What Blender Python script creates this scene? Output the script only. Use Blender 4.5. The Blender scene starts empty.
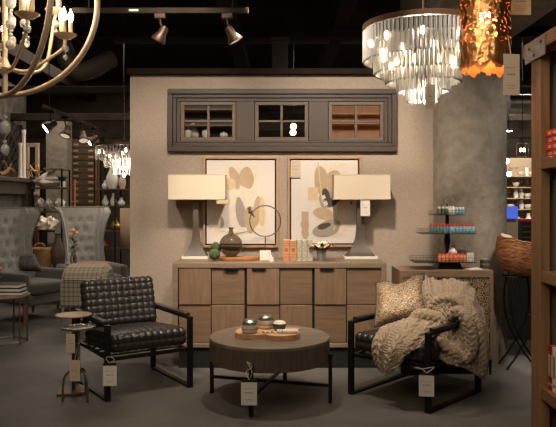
import bpy, math, random
from mathutils import Vector, Matrix, noise
R = math.radians
PI = math.pi
random.seed(7)
sc = bpy.context.scene
COL = sc.collection
# ------------------------------------------------------------------ camera
F, CX, HY, CH = 675.0, 278.0, 200.0, 1.46      # focal length in px, centre column, horizon row, camera height
cam_d = bpy.data.cameras.new('camera'); cam = bpy.data.objects.new('camera', cam_d); COL.objects.link(cam)
cam.location = (0, 0, CH); cam.rotation_euler = (R(90), 0, 0)
cam_d.sensor_width = 36; cam_d.lens = 36*F/556; cam_d.shift_y = -(213.5-HY)/556
cam_d.clip_start = .05; cam_d.clip_end = 60
sc.camera = cam
# ------------------------------------------------------------------ world, light, exposure
w = bpy.data.worlds.new('world'); sc.world = w; w.use_nodes = True
w.node_tree.nodes['Background'].inputs[0].default_value = (1.0, .80, .60, 1)
w.node_tree.nodes['Background'].inputs[1].default_value = .05
sc.view_settings.view_transform = 'Standard'; sc.view_settings.look = 'None'
sc.view_settings.gamma = 1; sc.view_settings.exposure = 0.66
sc.view_settings.use_curve_mapping = False
sc.cycles.max_bounces = 8; sc.cycles.transparent_max_bounces = 16
sc.cycles.caustics_reflective = False; sc.cycles.caustics_refractive = False
sc.cycles.sample_clamp_indirect = 4
WARM = (1.0, .87, .73)
def spot(loc, tgt, power, ang=50, blend=.6, r=.05, col=WARM, name='spot_light'):
    d = bpy.data.lights.new(name, 'SPOT'); d.energy = power; d.spot_size = R(ang); d.spot_blend = blend
    d.shadow_soft_size = r; d.color = col
    o = bpy.data.objects.new(name, d); COL.objects.link(o); o.location = loc
    o.rotation_euler = (Vector(tgt)-Vector(loc)).to_track_quat('-Z', 'Y').to_euler()
    return o
def area(loc, tgt, power, size, col=WARM, name='ceiling_area_light'):
    d = bpy.data.lights.new(name, 'AREA'); d.energy = power; d.size = size; d.color = col
    o = bpy.data.objects.new(name, d); COL.objects.link(o); o.location = loc
    o.rotation_euler = (Vector(tgt)-Vector(loc)).to_track_quat('-Z', 'Y').to_euler()
    return o
def point(loc, power, r=.05, col=WARM, name='bulb_light'):
    d = bpy.data.lights.new(name, 'POINT'); d.energy = power; d.shadow_soft_size = r; d.color = col
    o = bpy.data.objects.new(name, d); COL.objects.link(o); o.location = loc
    return o
spot((-.62, 4.1, 3.5), (-.50, 6.4, 1.25), 195, 74, 1, .12)     # washes the left picture and lamp
spot((.30, 4.1, 3.5), (.60, 6.4, 1.25), 290, 74, 1, .12)       # washes the right picture and lamp
spot((-1.9, 4.4, 3.3), (-1.35, 6.4, 1.1), 70, 75, 1, .1)      # added unseen wash for the left end of the partition
spot((1.2, 3.6, 3.5), (1.75, 6.2, 1.3), 150, 70, 1, .08)        # unseen, added to brighten column, chest and right end of the wall
spot((2.9, 5.4, 2.9), (2.1, 6.5, 1.4), 26, 90, 1, .2, (1, .95, .88))         # right side of the column
spot((2.0, 4.6, 2.9), (1.5, 5.8, 1.1), 90, 45, 1, .05)       # added unseen spot that lifts the tiered stand on the chest
spot((-.18, 5.0, 2.95), (-.05, 5.02, .4), 75, 75, .7, .04)      # straight down on the coffee table
spot((-1.2, 3.6, 3.3), (-1.0, 5.3, .4), 70, 50, .8, .05)        # left armchair
spot((1.3, 3.3, 3.3), (1.15, 5.2, .6), 125, 50, .8, .05)         # right armchair
spot((-1.5, 4.9, 2.9), (-1.3, 6.4, .7), 16, 60, 1, .1)  # weak unseen fill added to even out the wall left of the lamp
spot((-2.6, 6.4, 3.2), (-2.4, 8.8, 1.0), 75, 60, .8, .06, (1, .88, .74))        # wing chairs
spot((-.5, 1.5, 2.75), (1.4, 3.2, 1.2), 30, 60, 1, .08)      # unseen spot added to brighten the bookcase and its books
spot((2.4, 4.3, 3.2), (2.15, 5.9, 1.0), 40, 34, 1, .05)     # extra unseen spot added on the wicker basket
spot((3.4, 6.6, 3.4), (2.7, 8.5, 1.0), 90, 60, .8, .1)         # unseen fill added for the kiosk beyond the column
spot((4.2, 9.0, 3.4), (4.2, 11.6, 1.3), 220, 80, .8, .1, (1, .95, .88))         # unseen spot added to light up the distant glassware
area((0, 2.0, 3.7), (0, 4.5, 0), 46, 3.0, (1, .87, .73))
area((-3, 10.5, 3.7), (-3, 10.5, 0), 60, 2.5)
area((3.2, 10.5, 3.7), (3.2, 10.5, 0), 160, 2.0, (1, .92, .82))
# ------------------------------------------------------------------ materials
def lin(c):
    return tuple(((v/255)/12.92 if v/255 <= .04045 else ((v/255+.055)/1.055)**2.4) for v in c) + (1,)
def mat(name, c, rough=.6, metal=0, c2=None, scale=8, stretch=(1, 1, 1), bump=0, bscale=None, detail=4, trans=0, alpha=1,
        emit=None, estr=0, kind='noise', ior=1.45, sheen=0, coat=0, spec=.5):
    m = bpy.data.materials.new(name); m.use_nodes = True
    nt = m.node_tree; N = nt.nodes; L = nt.links; b = N['Principled BSDF']
    b.inputs['Roughness'].default_value = rough; b.inputs['Metallic'].default_value = metal
    b.inputs['Base Color'].default_value = lin(c); b.inputs['IOR'].default_value = ior
    b.inputs['Transmission Weight'].default_value = trans; b.inputs['Alpha'].default_value = alpha
    b.inputs['Sheen Weight'].default_value = sheen; b.inputs['Coat Weight'].default_value = coat
    b.inputs['Specular IOR Level'].default_value = spec
    if emit: b.inputs['Emission Color'].default_value = lin(emit); b.inputs['Emission Strength'].default_value = estr
    if c2 or bump:
        tc = N.new('ShaderNodeTexCoord'); mp = N.new('ShaderNodeMapping'); mp.inputs['Scale'].default_value = stretch
        L.new(tc.outputs['Object'], mp.inputs['Vector'])
        def tex(k, s):
            if k == 'noise':
                t = N.new('ShaderNodeTexNoise'); t.inputs['Scale'].default_value = s; t.inputs['Detail'].default_value = detail
                t.inputs['Distortion'].default_value = .4; out = t.outputs['Fac']
            elif k == 'voronoi':
                t = N.new('ShaderNodeTexVoronoi'); t.inputs['Scale'].default_value = s; out = t.outputs['Distance']
            elif k == 'wave':
                t = N.new('ShaderNodeTexWave'); t.inputs['Scale'].default_value = s; t.inputs['Distortion'].default_value = 6
                t.inputs['Detail'].default_value = 3; t.inputs['Detail Scale'].default_value = 1.5; out = t.outputs['Fac']
            elif k == 'checker':
                t = N.new('ShaderNodeTexChecker'); t.inputs['Scale'].default_value = s; out = t.outputs['Fac']
            L.new(mp.outputs[0], t.inputs['Vector']); return out
        if c2:
            o = tex(kind, scale); cr = N.new('ShaderNodeValToRGB')
            cr.color_ramp.elements[0].position = .3 if kind != 'checker' else 0; cr.color_ramp.elements[1].position = .7 if kind != 'checker' else 1
            cr.color_ramp.elements[0].color = lin(c); cr.color_ramp.elements[1].color = lin(c2)
            L.new(o, cr.inputs[0]); L.new(cr.outputs[0], b.inputs['Base Color'])
        if bump:
            o = tex('noise' if kind == 'checker' else kind, bscale or scale); bp = N.new('ShaderNodeBump'); bp.inputs['Strength'].default_value = bump
            bp.inputs['Distance'].default_value = .01
            L.new(o, bp.inputs['Height']); L.new(bp.outputs[0], b.inputs['Normal'])
    return m
def emis(name, c, s):
    return mat(name, c, .5, emit=c, estr=s)
def plaid(name):
    m = mat(name, (160, 146, 120), .9, sheen=.3); nt = m.node_tree; N = nt.nodes; L = nt.links
    tc = N.new('ShaderNodeTexCoord'); sep = N.new('ShaderNodeSeparateXYZ'); L.new(tc.outputs['Object'], sep.inputs[0])
    prev = None
    for ax, sc_ in (('X', 1), ('Y', 1), ('Z', 1)):
        a = N.new('ShaderNodeMath'); a.operation = 'MULTIPLY'; a.inputs[1].default_value = 20*sc_; L.new(sep.outputs[ax], a.inputs[0])
        f = N.new('ShaderNodeMath'); f.operation = 'FRACT'; L.new(a.outputs[0], f.inputs[0])
        g = N.new('ShaderNodeMath'); g.operation = 'LESS_THAN'; g.inputs[1].default_value = .22; L.new(f.outputs[0], g.inputs[0])
        if prev:
            mx = N.new('ShaderNodeMath'); mx.operation = 'ADD'; mx.use_clamp = False; L.new(prev, mx.inputs[0]); L.new(g.outputs[0], mx.inputs[1]); prev = mx.outputs[0]
        else: prev = g.outputs[0]
    cr = N.new('ShaderNodeValToRGB'); dv = N.new('ShaderNodeMath'); dv.operation = 'DIVIDE'; dv.inputs[1].default_value = 3
    L.new(prev, dv.inputs[0]); L.new(dv.outputs[0], cr.inputs[0])
    cr.color_ramp.elements[0].color = lin((158, 145, 122)); cr.color_ramp.elements[1].color = lin((44, 36, 30))
    L.new(cr.outputs[0], N['Principled BSDF'].inputs['Base Color'])
    return m
M = {}
def defm(k, *a, **kw): M[k] = mat(k, *a, **kw)
defm('concrete_floor', (72, 68, 63), .6, c2=(104, 98, 90), scale=1.3, bump=.2, bscale=9, detail=12)
defm('wall_linen', (154, 137, 120), .9, c2=(170, 152, 134), scale=60, bump=.08, bscale=120)
defm('concrete', (130, 119, 105), .85, c2=(158, 147, 131), scale=11, bump=.6, bscale=30, detail=12)
defm('ceiling_black', (30, 25, 21), .9, c2=(44, 37, 31), scale=2, spec=.1)
defm('beam_black', (30, 24, 19), .85, c2=(44, 35, 28), scale=3, spec=.15)
defm('duct', (58, 47, 37), .6, .2, c2=(40, 32, 26), scale=2.5)
defm('wall_dark', (70, 60, 50), .9, c2=(84, 72, 60), scale=6)
defm('casing', (60, 47, 37), .5, c2=(64, 51, 40), scale=3, stretch=(1, 8, 8))
defm('sash', (86, 69, 54), .5, c2=(96, 78, 62), scale=3, stretch=(1, 8, 8))
defm('oak', (110, 87, 66), .48, c2=(130, 104, 81), scale=5, stretch=(8, 8, .8), bump=.08, bscale=9)
defm('oak_h', (104, 82, 62), .48, c2=(124, 99, 76), scale=5, stretch=(.8, 8, 8), bump=.08, bscale=9)
defm('oak_frame', (112, 94, 76), .5, c2=(132, 112, 92), scale=5, stretch=(1, 8, 8))
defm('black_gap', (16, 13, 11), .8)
defm('bronze_dark', (58, 40, 28), .45, .5)
defm('black_steel', (36, 33, 31), .42, .6)
defm('leather', (38, 34, 32), .30, c2=(48, 43, 40), scale=30, bump=.12, bscale=90, coat=.15)
defm('drum_wood', (78, 64, 53), .5, c2=(98, 82, 68), scale=6, stretch=(8, 8, .7))
defm('drum_top', (104, 90, 76), .42, c2=(126, 111, 95), scale=4, stretch=(1, 6, 1))
defm('shade', (208, 190, 164), .85, c2=(220, 203, 178), scale=90, stretch=(1, 1, 6), trans=.0)
defm('lamp_stone', (74, 62, 51), .5, c2=(96, 83, 70), scale=5, bump=.1)
defm('white_stone', (222, 212, 196), .5)
defm('mat_white', (212, 202, 190), .8)
defm('frame_wood', (158, 124, 94), .5, c2=(178, 142, 110), scale=6, stretch=(1, 1, 1))
for nm, c in (('wash_tan', (174, 150, 122)), ('wash_grey', (150, 138, 124)), ('wash_dark', (74, 66, 60)), ('wash_pale', (206, 192, 172)), ('wash_ochre', (196, 172, 134))):
    defm(nm, c, .85, c2=tuple(min(255, int(v*1.07)) for v in c), scale=14)
defm('smoke_glass', (184, 174, 158), .02, trans=.97, ior=1.2)
defm('clear_glass', (245, 245, 240), .02, trans=1, ior=1.3)
defm('pane_glass', (235, 235, 230), .01, trans=1, ior=1.02)
defm('moss', (52, 66, 38), .95, c2=(84, 98, 58), scale=40, bump=1, bscale=60)
defm('teak', (134, 82, 46), .45, c2=(164, 106, 62), scale=5, stretch=(1, 8, 8))
defm('board_wood', (190, 148, 106), .5, c2=(216, 176, 132), scale=7, stretch=(1, 5, 5))
defm('bark', (160, 112, 72), .8, c2=(194, 146, 100), scale=30, bump=.6, bscale=50)
defm('ceramic', (214, 194, 172), .5, c2=(190, 168, 146), scale=12, stretch=(.5, .5, 6))
defm('ceramic_dark', (78, 70, 64), .5)
defm('cream', (226, 216, 200), .6)
defm('pewter', (150, 146, 138), .3, .8, bump=.5, bscale=60)
defm('galvanised', (160, 158, 152), .4, .6, c2=(135, 132, 127), scale=20)
defm('iron', (104, 88, 74), .45, .6)
defm('gold_metal', (172, 134, 82), .35, .85)
defm('champagne', (226, 202, 170), .42, .55)
defm('silver_hammered', (176, 168, 154), .3, .85, bump=.8, bscale=50, kind='voronoi')
defm('tan_top', (150, 126, 100), .5, c2=(170, 146, 118), scale=8)
defm('bronze_plate', (112, 84, 56), .45, .5)
defm('paper', (222, 212, 196), .8)
defm('paper_tan', (196, 176, 150), .8)
defm('print_grey', (120, 112, 104), .8)
defm('string', (190, 178, 158), .9)
defm('black_plastic', (22, 20, 18), .4)
defm('knit', (156, 134, 108), .95, c2=(190, 166, 136), scale=70, bump=1, bscale=110, sheen=.3)
defm('piping', (38, 32, 28), .6)
defm('chest_wood', (122, 98, 74), .55, c2=(142, 116, 90), scale=6, stretch=(1, 6, 6))
defm('carve_gold', (152, 126, 92), .5, c2=(172, 146, 110), scale=20)
defm('carve_ground', (62, 46, 32), .7)
defm('grey_velvet', (122, 119, 112), .85, c2=(136, 133, 126), scale=25, sheen=.6)
defm('grey_linen', (98, 92, 82), .9, c2=(112, 105, 94), scale=120, sheen=.3)
defm('dark_linen', (66, 62, 54), .9, c2=(76, 71, 63), scale=60, sheen=.3)
defm('leg_wood', (112, 76, 46), .5)
defm('nailhead', (190, 172, 140), .3, .8)
defm('cushion_grey', (88, 84, 76), .95, c2=(52, 49, 44), scale=18, bump=.6)
defm('stone_dark', (64, 58, 52), .9, c2=(92, 84, 76), scale=5, bump=.5, kind='voronoi')
defm('mantel', (74, 66, 56), .55, c2=(84, 75, 64), scale=4)
defm('catalog', (74, 58, 42), .55, c2=(88, 70, 51), scale=5, stretch=(1, 1, 6))
defm('label_plate', (176, 152, 116), .5, .4)
defm('orange_wood', (134, 80, 46), .5, c2=(156, 96, 56), scale=5, stretch=(1, 1, .4))
defm('pine', (186, 134, 96), .6, c2=(206, 156, 116), scale=4, stretch=(6, 6, .5))
defm('white_cloth', (224, 216, 202), .95, c2=(206, 196, 180), scale=10)
defm('white_glaze', (226, 222, 212), .25)
defm('leaf', (60, 76, 42), .7, c2=(84, 102, 60), scale=20)
defm('petal_pink', (222, 160, 132), .8)
defm('petal_white', (238, 222, 198), .8)
defm('wicker', (104, 62, 34), .5, c2=(214, 146, 90), scale=6, stretch=(3, 3, 14), bump=1)
defm('wicker_pale', (190, 152, 104), .7, c2=(160, 122, 80), scale=60, bump=.5)
defm('bookcase_wood', (124, 90, 56), .6, c2=(156, 116, 74), scale=4, stretch=(6, 6, .6), bump=.15)
defm('bookcase_shelf', (118, 84, 50), .6, c2=(140, 102, 64), scale=4, stretch=(6, .6, 6), bump=.15)
defm('bookcase_grey', (110, 94, 76), .7, c2=(80, 67, 53), scale=1.6, stretch=(3, 3, .5), kind='wave', bump=.1)
defm('book_red', (214, 62, 38), .5)
defm('book_crimson', (168, 30, 30), .5)
defm('page', (232, 224, 208), .8)
defm('book_orange', (176, 120, 80), .6, c2=(200, 146, 104), scale=30)
defm('book_floral', (196, 188, 168), .7, c2=(126, 134, 110), scale=70, kind='noise')
defm('book_dark', (52, 48, 44), .6)
defm('screen_blue', (60, 90, 190), .3, emit=(56, 84, 190), estr=.5)
defm('stand_beige', (170, 146, 118), .7)
defm('candy_orange', (238, 140, 96), .5); defm('teal', (70, 128, 132), .4); defm('aqua', (120, 172, 190), .4); defm('lid_red', (206, 84, 66), .4)
defm('lid_white', (226, 220, 208), .4); defm('jar_navy', (52, 66, 84), .4); defm('jar_green', (78, 104, 84), .4)
defm('crystal', (255, 250, 242), .08, trans=.72, ior=1.45, spec=.8)
defm('crystal_bead', (250, 246, 240), .05, trans=.6, ior=1.5, spec=.9)
defm('ring_bronze', (88, 66, 48), .4, .6)
defm('charcoal_curtain', (44, 40, 37), .9, c2=(60, 55, 50), scale=6, stretch=(6, 6, 1))
defm('driftwood', (128, 94, 62), .8)
defm('twig', (38, 30, 24), .9)
M['plaid'] = plaid('plaid_cloth')
M['bulb'] = emis('bulb_glow', (255, 232, 200), 24)
M['flame'] = emis('flame_glow', (255, 224, 180), 16)
M['lens'] = emis('spot_lens', (255, 238, 214), 14)
M['lens_dim'] = emis('spot_lens_dim', (255, 226, 190), .35)
def copper():
    m = mat('copper_mesh', (196, 130, 70), .30, .95, c2=(230, 174, 112), scale=30, bump=.6, bscale=26)
    nt = m.node_tree; N = nt.nodes; L = nt.links
    tc = N.new('ShaderNodeTexCoord'); v = N.new('ShaderNodeTexNoise'); v.inputs['Scale'].default_value = 70; v.inputs['Detail'].default_value = 3
    L.new(tc.outputs['Object'], v.inputs['Vector'])
    c = N.new('ShaderNodeMath'); c.operation = 'LESS_THAN'; c.inputs[1].default_value = .60
    L.new(v.outputs['Fac'], c.inputs[0]); L.new(c.outputs[0], N['Principled BSDF'].inputs['Alpha'])
    return m
M['copper'] = copper()
defm('copper_thin', (214, 122, 56), .5, .4, c2=(240, 156, 84), scale=40)
def brocade():
    m = mat('brocade', (90, 66, 42), .5, .2, sheen=.2); nt = m.node_tree; N = nt.nodes; L = nt.links
    tc = N.new('ShaderNodeTexCoord'); v = N.new('ShaderNodeTexWave'); v.wave_type = 'RINGS'; v.inputs['Scale'].default_value = 19
    v.inputs['Distortion'].default_value = 16; v.inputs['Detail'].default_value = 2.5; v.inputs['Detail Scale'].default_value = 2.2
    L.new(tc.outputs['Object'], v.inputs['Vector'])
    cr = N.new('ShaderNodeValToRGB'); cr.color_ramp.elements[0].position = .5; cr.color_ramp.elements[1].position = .66
    cr.color_ramp.elements[0].color = lin((78, 60, 43)); cr.color_ramp.elements[1].color = lin((172, 142, 104))
    L.new(v.outputs['Fac'], cr.inputs[0]); L.new(cr.outputs[0], N['Principled BSDF'].inputs['Base Color'])
    return m
M['brocade'] = brocade()
# ------------------------------------------------------------------ mesh builder
def P(px, py, Y): return Vector(((px-CX)/F*Y, Y, CH-(py-HY)/F*Y))
def frame_of(d):
    d = d.normalized(); a = Vector((0, 0, 1)) if abs(d.z) < .9 else Vector((1, 0, 0))
    u = d.cross(a).normalized(); return u, d.cross(u).normalized()
class MB:
    def __init__(s): s.v = []; s.f = []; s.m = []; s.T = Matrix.Identity(4)
    def add(s, vs, fs, mi=0):
        n = len(s.v); s.v += [s.T @ Vector(p) for p in vs]; s.f += [tuple(i+n for i in f) for f in fs]; s.m += [mi]*len(fs); return s
    def box(s, x0, x1, y0, y1, z0, z1, mi=0):
        return s.add([(x0, y0, z0), (x1, y0, z0), (x1, y1, z0), (x0, y1, z0), (x0, y0, z1), (x1, y0, z1), (x1, y1, z1), (x0, y1, z1)],
                     [(3, 2, 1, 0), (4, 5, 6, 7), (0, 1, 5, 4), (1, 2, 6, 5), (2, 3, 7, 6), (3, 0, 4, 7)], mi)
    def cyl(s, p0, p1, r0, r1=None, n=16, mi=0):
        r1 = r0 if r1 is None else r1; p0 = Vector(p0); p1 = Vector(p1); u, v = frame_of(p1-p0)
        vs = [p0+(u*math.cos(2*PI*k/n)+v*math.sin(2*PI*k/n))*r0 for k in range(n)]+[p1+(u*math.cos(2*PI*k/n)+v*math.sin(2*PI*k/n))*r1 for k in range(n)]
        return s.add(vs, [(k, (k+1) % n, n+(k+1) % n, n+k) for k in range(n)]+[tuple(range(n-1, -1, -1)), tuple(range(n, 2*n))], mi)
    def tube(s, pts, r, n=8, closed=False, mi=0, flat=1.0):
        pts = [Vector(p) for p in pts]; N = len(pts); vs = []; u = None
        for i, p in enumerate(pts):
            a = pts[(i-1) % N] if (closed or i) else p; b = pts[(i+1) % N] if (closed or i < N-1) else p
            d = (b-a).normalized()
            if u is None: u, _ = frame_of(d)
            u = (u-d*u.dot(d)).normalized(); v = d.cross(u); rr = r[i] if isinstance(r, (list, tuple)) else r
            vs += [p+(u*math.cos(2*PI*k/n)+v*math.sin(2*PI*k/n)*flat)*rr for k in range(n)]
        fs = [(i*n+k, i*n+(k+1) % n, ((i+1) % N)*n+(k+1) % n, ((i+1) % N)*n+k) for i in range(N if closed else N-1) for k in range(n)]
        if not closed: fs += [tuple(range(n-1, -1, -1)), tuple((N-1)*n+k for k in range(n))]
        return s.add(vs, fs, mi)
    def lathe(s, prof, c=(0, 0, 0), n=24, mi=0, sx=1, sy=1):
        vs = [(c[0]+r*sx*math.cos(2*PI*k/n), c[1]+r*sy*math.sin(2*PI*k/n), c[2]+z) for r, z in prof for k in range(n)]
        L = len(prof); fs = [(i*n+k, i*n+(k+1) % n, (i+1)*n+(k+1) % n, (i+1)*n+k) for i in range(L-1) for k in range(n)]
        if prof[0][0] > 1e-5: fs.append(tuple(range(n-1, -1, -1)))
        if prof[-1][0] > 1e-5: fs.append(tuple((L-1)*n+k for k in range(n)))
        return s.add(vs, fs, mi)
    def ball(s, c, r, n=12, mi=0, sz=1, sx=1, sy=1):
        m = max(6, n//2+2)
        return s.lathe([(max(r*math.sin(PI*i/m), 1e-6), -r*sz*math.cos(PI*i/m)) for i in range(m+1)], c, n, mi, sx, sy)
    def prism(s, poly, h0, h1, axis='z', mi=0):      # poly in the plane across the axis
        def q(a, b, h): return (a, b, h) if axis == 'z' else (a, h, b) if axis == 'y' else (h, a, b)
        n = len(poly); vs = [q(a, b, h0) for a, b in poly]+[q(a, b, h1) for a, b in poly]
        return s.add(vs, [(k, (k+1) % n, n+(k+1) % n, n+k) for k in range(n)]+[tuple(range(n-1, -1, -1)), tuple(range(n, 2*n))], mi)
    def grid(s, rows, mi=0, closed=False):
        n = len(rows[0]); vs = [p for r in rows for p in r]
        return s.add(vs, [(i*n+j, i*n+(j+1) % n, (i+1)*n+(j+1) % n, (i+1)*n+j) for i in range(len(rows)-1) for j in range(n if closed else n-1)], mi)
    def build(s, name, mats, parent=None, bevel=0, smooth=35, world=False, solid=0, seg=2):
        if not isinstance(mats, (list, tuple)): mats = [mats]
        vs = s.v; off = None
        if parent is not None:
            if world:
                r = parent
                while r.parent: r = r.parent
                inv = Matrix.LocRotScale(r.location, r.rotation_euler, r.scale).inverted(); vs = [inv @ p for p in vs]
        else:
            xs = [p.x for p in vs]; ys = [p.y for p in vs]; zs = [p.z for p in vs]
            off = Vector(((min(xs)+max(xs))/2, (min(ys)+max(ys))/2, min(zs))); vs = [p-off for p in vs]
        me = bpy.data.meshes.new(name); me.from_pydata([tuple(p) for p in vs], [], s.f)
        for k in mats: me.materials.append(M[k] if isinstance(k, str) else k)
        if len(mats) > 1: me.polygons.foreach_set('material_index', s.m)
        if smooth:
            me.polygons.foreach_set('use_smooth', [True]*len(me.polygons)); me.set_sharp_from_angle(angle=R(smooth))
        me.update()
        o = bpy.data.objects.new(name, me); COL.objects.link(o)
        if off is not None: o.location = off
        if parent is not None: o.parent = parent
        if solid: md = o.modifiers.new('thickness', 'SOLIDIFY'); md.thickness = solid; md.offset = 0
        if bevel: md = o.modifiers.new('bevel', 'BEVEL'); md.width = bevel; md.segments = seg; md.limit_method = 'ANGLE'; md.angle_limit = R(40)
        return o
def thing(name, label, cat, loc=(0, 0, 0), rz=0, group=None):
    o = bpy.data.objects.new(name, None); o.empty_display_size = .05; COL.objects.link(o); o.location = loc; o.rotation_euler = (0, 0, rz)
    return tag(o, label, cat, group)
def tag(o, label, cat, group=None):
    o['label'] = label; o['category'] = cat
    if group: o['group'] = group
    return o
def struct(o): o['kind'] = 'structure'; return o
def dup(root, loc, rz=None, label=None, group=None):
    def cp(o, par):
        c = o.copy(); COL.objects.link(c)
        if par is not None: c.parent = par
        for ch in list(o.children): cp(ch, c)
        return c
    r = cp(root, None); r.location = loc
    if rz is not None: r.rotation_euler = (0, 0, rz)
    if label: r['label'] = label
    if group: r['group'] = group
    return r
def arc(c, r, a0, a1, n, plane='xz'):
    out = []
    for i in range(n+1):
        a = a0+(a1-a0)*i/n; x = r*math.cos(a); y = r*math.sin(a)
        out.append((c[0]+x, c[1], c[2]+y) if plane == 'xz' else (c[0]+x, c[1]+y, c[2]) if plane == 'xy' else (c[0], c[1]+x, c[2]+y))
    return out
def bez(pts, n=24):                                   # Catmull-Rom through points
    pts = [Vector(p) for p in pts]; q = [pts[0]*2-pts[1]]+pts+[pts[-1]*2-pts[-2]]; out = []
    for i in range(1, len(q)-2):
        for k in range(n):
            t = k/n; a, b, c, d = q[i-1:i+3]
            out.append(.5*((2*b)+(c-a)*t+(2*a-5*b+4*c-d)*t*t+(3*b-a-3*c+d)*t**3))
    out.append(pts[-1]); return out
# ------------------------------------------------------------------ setting
WY = 6.46
struct(MB().box(-6, 6, -2, 15, -.1, 0).build('floor', 'concrete_floor', smooth=0))
struct(MB().box(-6, 6, -2, 15, 3.9, 4.0).build('ceiling', 'ceiling_black', smooth=0))
struct(MB().box(-6.1, -5.5, -2, 15, 0, 3.9).build('wall_left', 'wall_dark', smooth=0))
struct(MB().box(5.0, 5.2, -2, 15, 0, 3.9).build('wall_right', 'wall_dark', smooth=0))
struct(MB().box(-5.5, 5.0, 14, 14.2, 0, 3.9).build('wall_back', 'wall_dark', smooth=0))
# partition with three window openings
xl, xr, zt = -1.416, 1.80, 2.656
wins = [(180.8, 236), (254.8, 308.4), (328.3, 383.7)]
wx = [((a-CX)/F*WY, (b-CX)/F*WY) for a, b in wins]
wz0, wz1 = CH+(200-141)/F*WY, CH+(200-101.5)/F*WY
b = MB(); b.box(xl, xr, WY, WY+.14, 0, wz0); b.box(xl, xr, WY, WY+.14, wz1, zt)
e = [xl]+[v for p in wx for v in p]+[xr]
for i in range(0, len(e), 2): b.box(e[i], e[i+1], WY, WY+.14, wz0, wz1)
struct(b.build('wall_partition', 'wall_linen', smooth=0))
struct(MB().box(xl-.02, 1.85, WY-.06, WY+.2, zt, zt+.055).build('trim_1', 'beam_black', smooth=0, bevel=.004))
# casing around the strip of windows
ox0, ox1 = (168-CX)/F*WY, (396.5-CX)/F*WY; oz0, oz1 = CH+(200-152)/F*WY, CH+(200-89.5)/F*WY
b = MB()
def ring_xz(b, x0, x1, z0, z1, t, y0, y1):
    b.box(x0, x1, y0, y1, z1-t, z1); b.box(x0, x1, y0, y1, z0, z0+t); b.box(x0, x0+t, y0, y1, z0+t, z1-t); b.box(x1-t, x1, y0, y1, z0+t, z1-t)
ring_xz(b, ox0, ox1, oz0, oz1, .05, WY-.05, WY)
ring_xz(b, ox0+.05, ox1-.05, oz0+.05, oz1-.05, .035, WY-.034, WY)
for i, (a, c) in enumerate(wx):
    pass
ix0, ix1, iz0, iz1 = ox0+.085, ox1-.085, oz0+.085, oz1-.085
b.box(ix0, ix1, WY-.022, WY, iz0, wz0+.004) if wz0 > iz0 else None
b.box(ix0, ix1, WY-.022, WY, wz1-.004, iz1) if iz1 > wz1 else None
ee = [ix0]+[v for p in wx for v in p]+[ix1]
for i in range(0, len(ee), 2):
    if ee[i+1] > ee[i]: b.box(ee[i], ee[i+1], WY-.022, WY, wz0, wz1)
struct(b.build('trim_2', 'casing', smooth=0, bevel=.006))
for i, (a, c) in enumerate(wx):
    b = MB(); ring_xz(b, a+.002, c-.002, wz0+.002, wz1-.002, .034, WY-.012, WY+.03)
    mx = (a+c)/2; mz = (wz0+wz1)/2
    b.box(mx-.012, mx+.012, WY-.006, WY+.026, wz0+.036, wz1-.036)
    b.box(a+.036, mx-.012, WY-.006, WY+.026, mz-.010, mz+.010); b.box(mx+.012, c-.036, WY-.006, WY+.026, mz-.010, mz+.010)
    o = struct(b.build('window_%d' % (i+1), 'sash', smooth=0, bevel=.003))
    g = MB(); g.box(a+.036, c-.036, WY+.008, WY+.012, wz0+.036, wz1-.036); g.build('pane', 'pane_glass', o, smooth=0, world=True)
# concrete column and beams
cc = (1.816, 6.40)
b = MB(); b.lathe([(.335, 0), (.335, 3.9)], (cc[0], cc[1], 0), 64); struct(b.build('wall_column', 'concrete'))
struct(MB().box(1.25, 2.18, 1.2, 6.9, 2.97, 3.5).build('ceiling_beam', 'concrete', smooth=0))
for i, (y, z, h, x0, x1) in enumerate([(9.6, 2.98, .10, -5.5, 4.9), (11.2, 2.78, .12, -5.5, 4.9), (7.6, 3.3, .12, -5.5, 4.9), (12.6, 2.62, .14, -5.5, 4.9), (5.6, 3.45, .1, -5.4, 1.2)]):
    struct(MB().box(x0, x1, y, y+.12, z, z+h).build('ceiling_joist', 'beam_black', smooth=0, bevel=.005))
for i, (x, z) in enumerate([(-3.9, 3.5), (-.55, 3.2), (.62, 3.4)]):
    struct(MB().box(x, x+.16, 2.0, 13.9, z, z+.2).build('ceiling_joist', 'beam_black', smooth=0, bevel=.005))
def duct(name, label, pts, r, m='duct', bands=0):
    t = thing(name, label, 'duct', pts[0]); b = MB(); b.tube(pts, r, 20); b.build('pipe', m, t, world=True)
    q = MB(); pp = (Vector(pts[0])+Vector(pts[-1]))/2; q.cyl((pp.x, pp.y, pp.z+r*.9), (pp.x, pp.y, 3.9), .006, n=8); q.build('hanger_rod', 'black_steel', t, world=True)
    if bands:
        a, c = Vector(pts[0]), Vector(pts[-1])
        for k in range(bands):
            p = a.lerp(c, (k+.5)/bands); d = (c-a).normalized()*.02; q = MB(); q.cyl(p-d, p+d, r*1.05, n=20); q.build('band', m, t, world=True)
    return t
duct('round_duct', 'long round metal duct under the black ceiling above the partition', [(-1.9, 7.9, 3.40), (.6, 7.9, 3.40)], .11, bands=4)
duct('round_duct', 'round duct higher up in the ceiling to the right of the hanging box', [(.15, 8.6, 3.55), (2.2, 8.6, 3.55)], .10, bands=3)
duct('round_duct', 'bent duct elbow below the joists behind the big orb chandelier', bez([(-1.95, 6.0, 3.2), (-1.93, 6.02, 2.85), (-1.8, 6.1, 2.62), (-1.55, 6.3, 2.78)], 6), .085)
duct('round_duct', 'silver duct beyond the concrete column near the bookcase', [(2.9, 8.5, 2.66), (4.8, 8.3, 2.64)], .13, 'galvanised', 3)
t = thing('junction_box', 'boxy dark metal vent box hanging from the ceiling above the partition', 'box', P(280, 70, 7.25))
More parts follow.
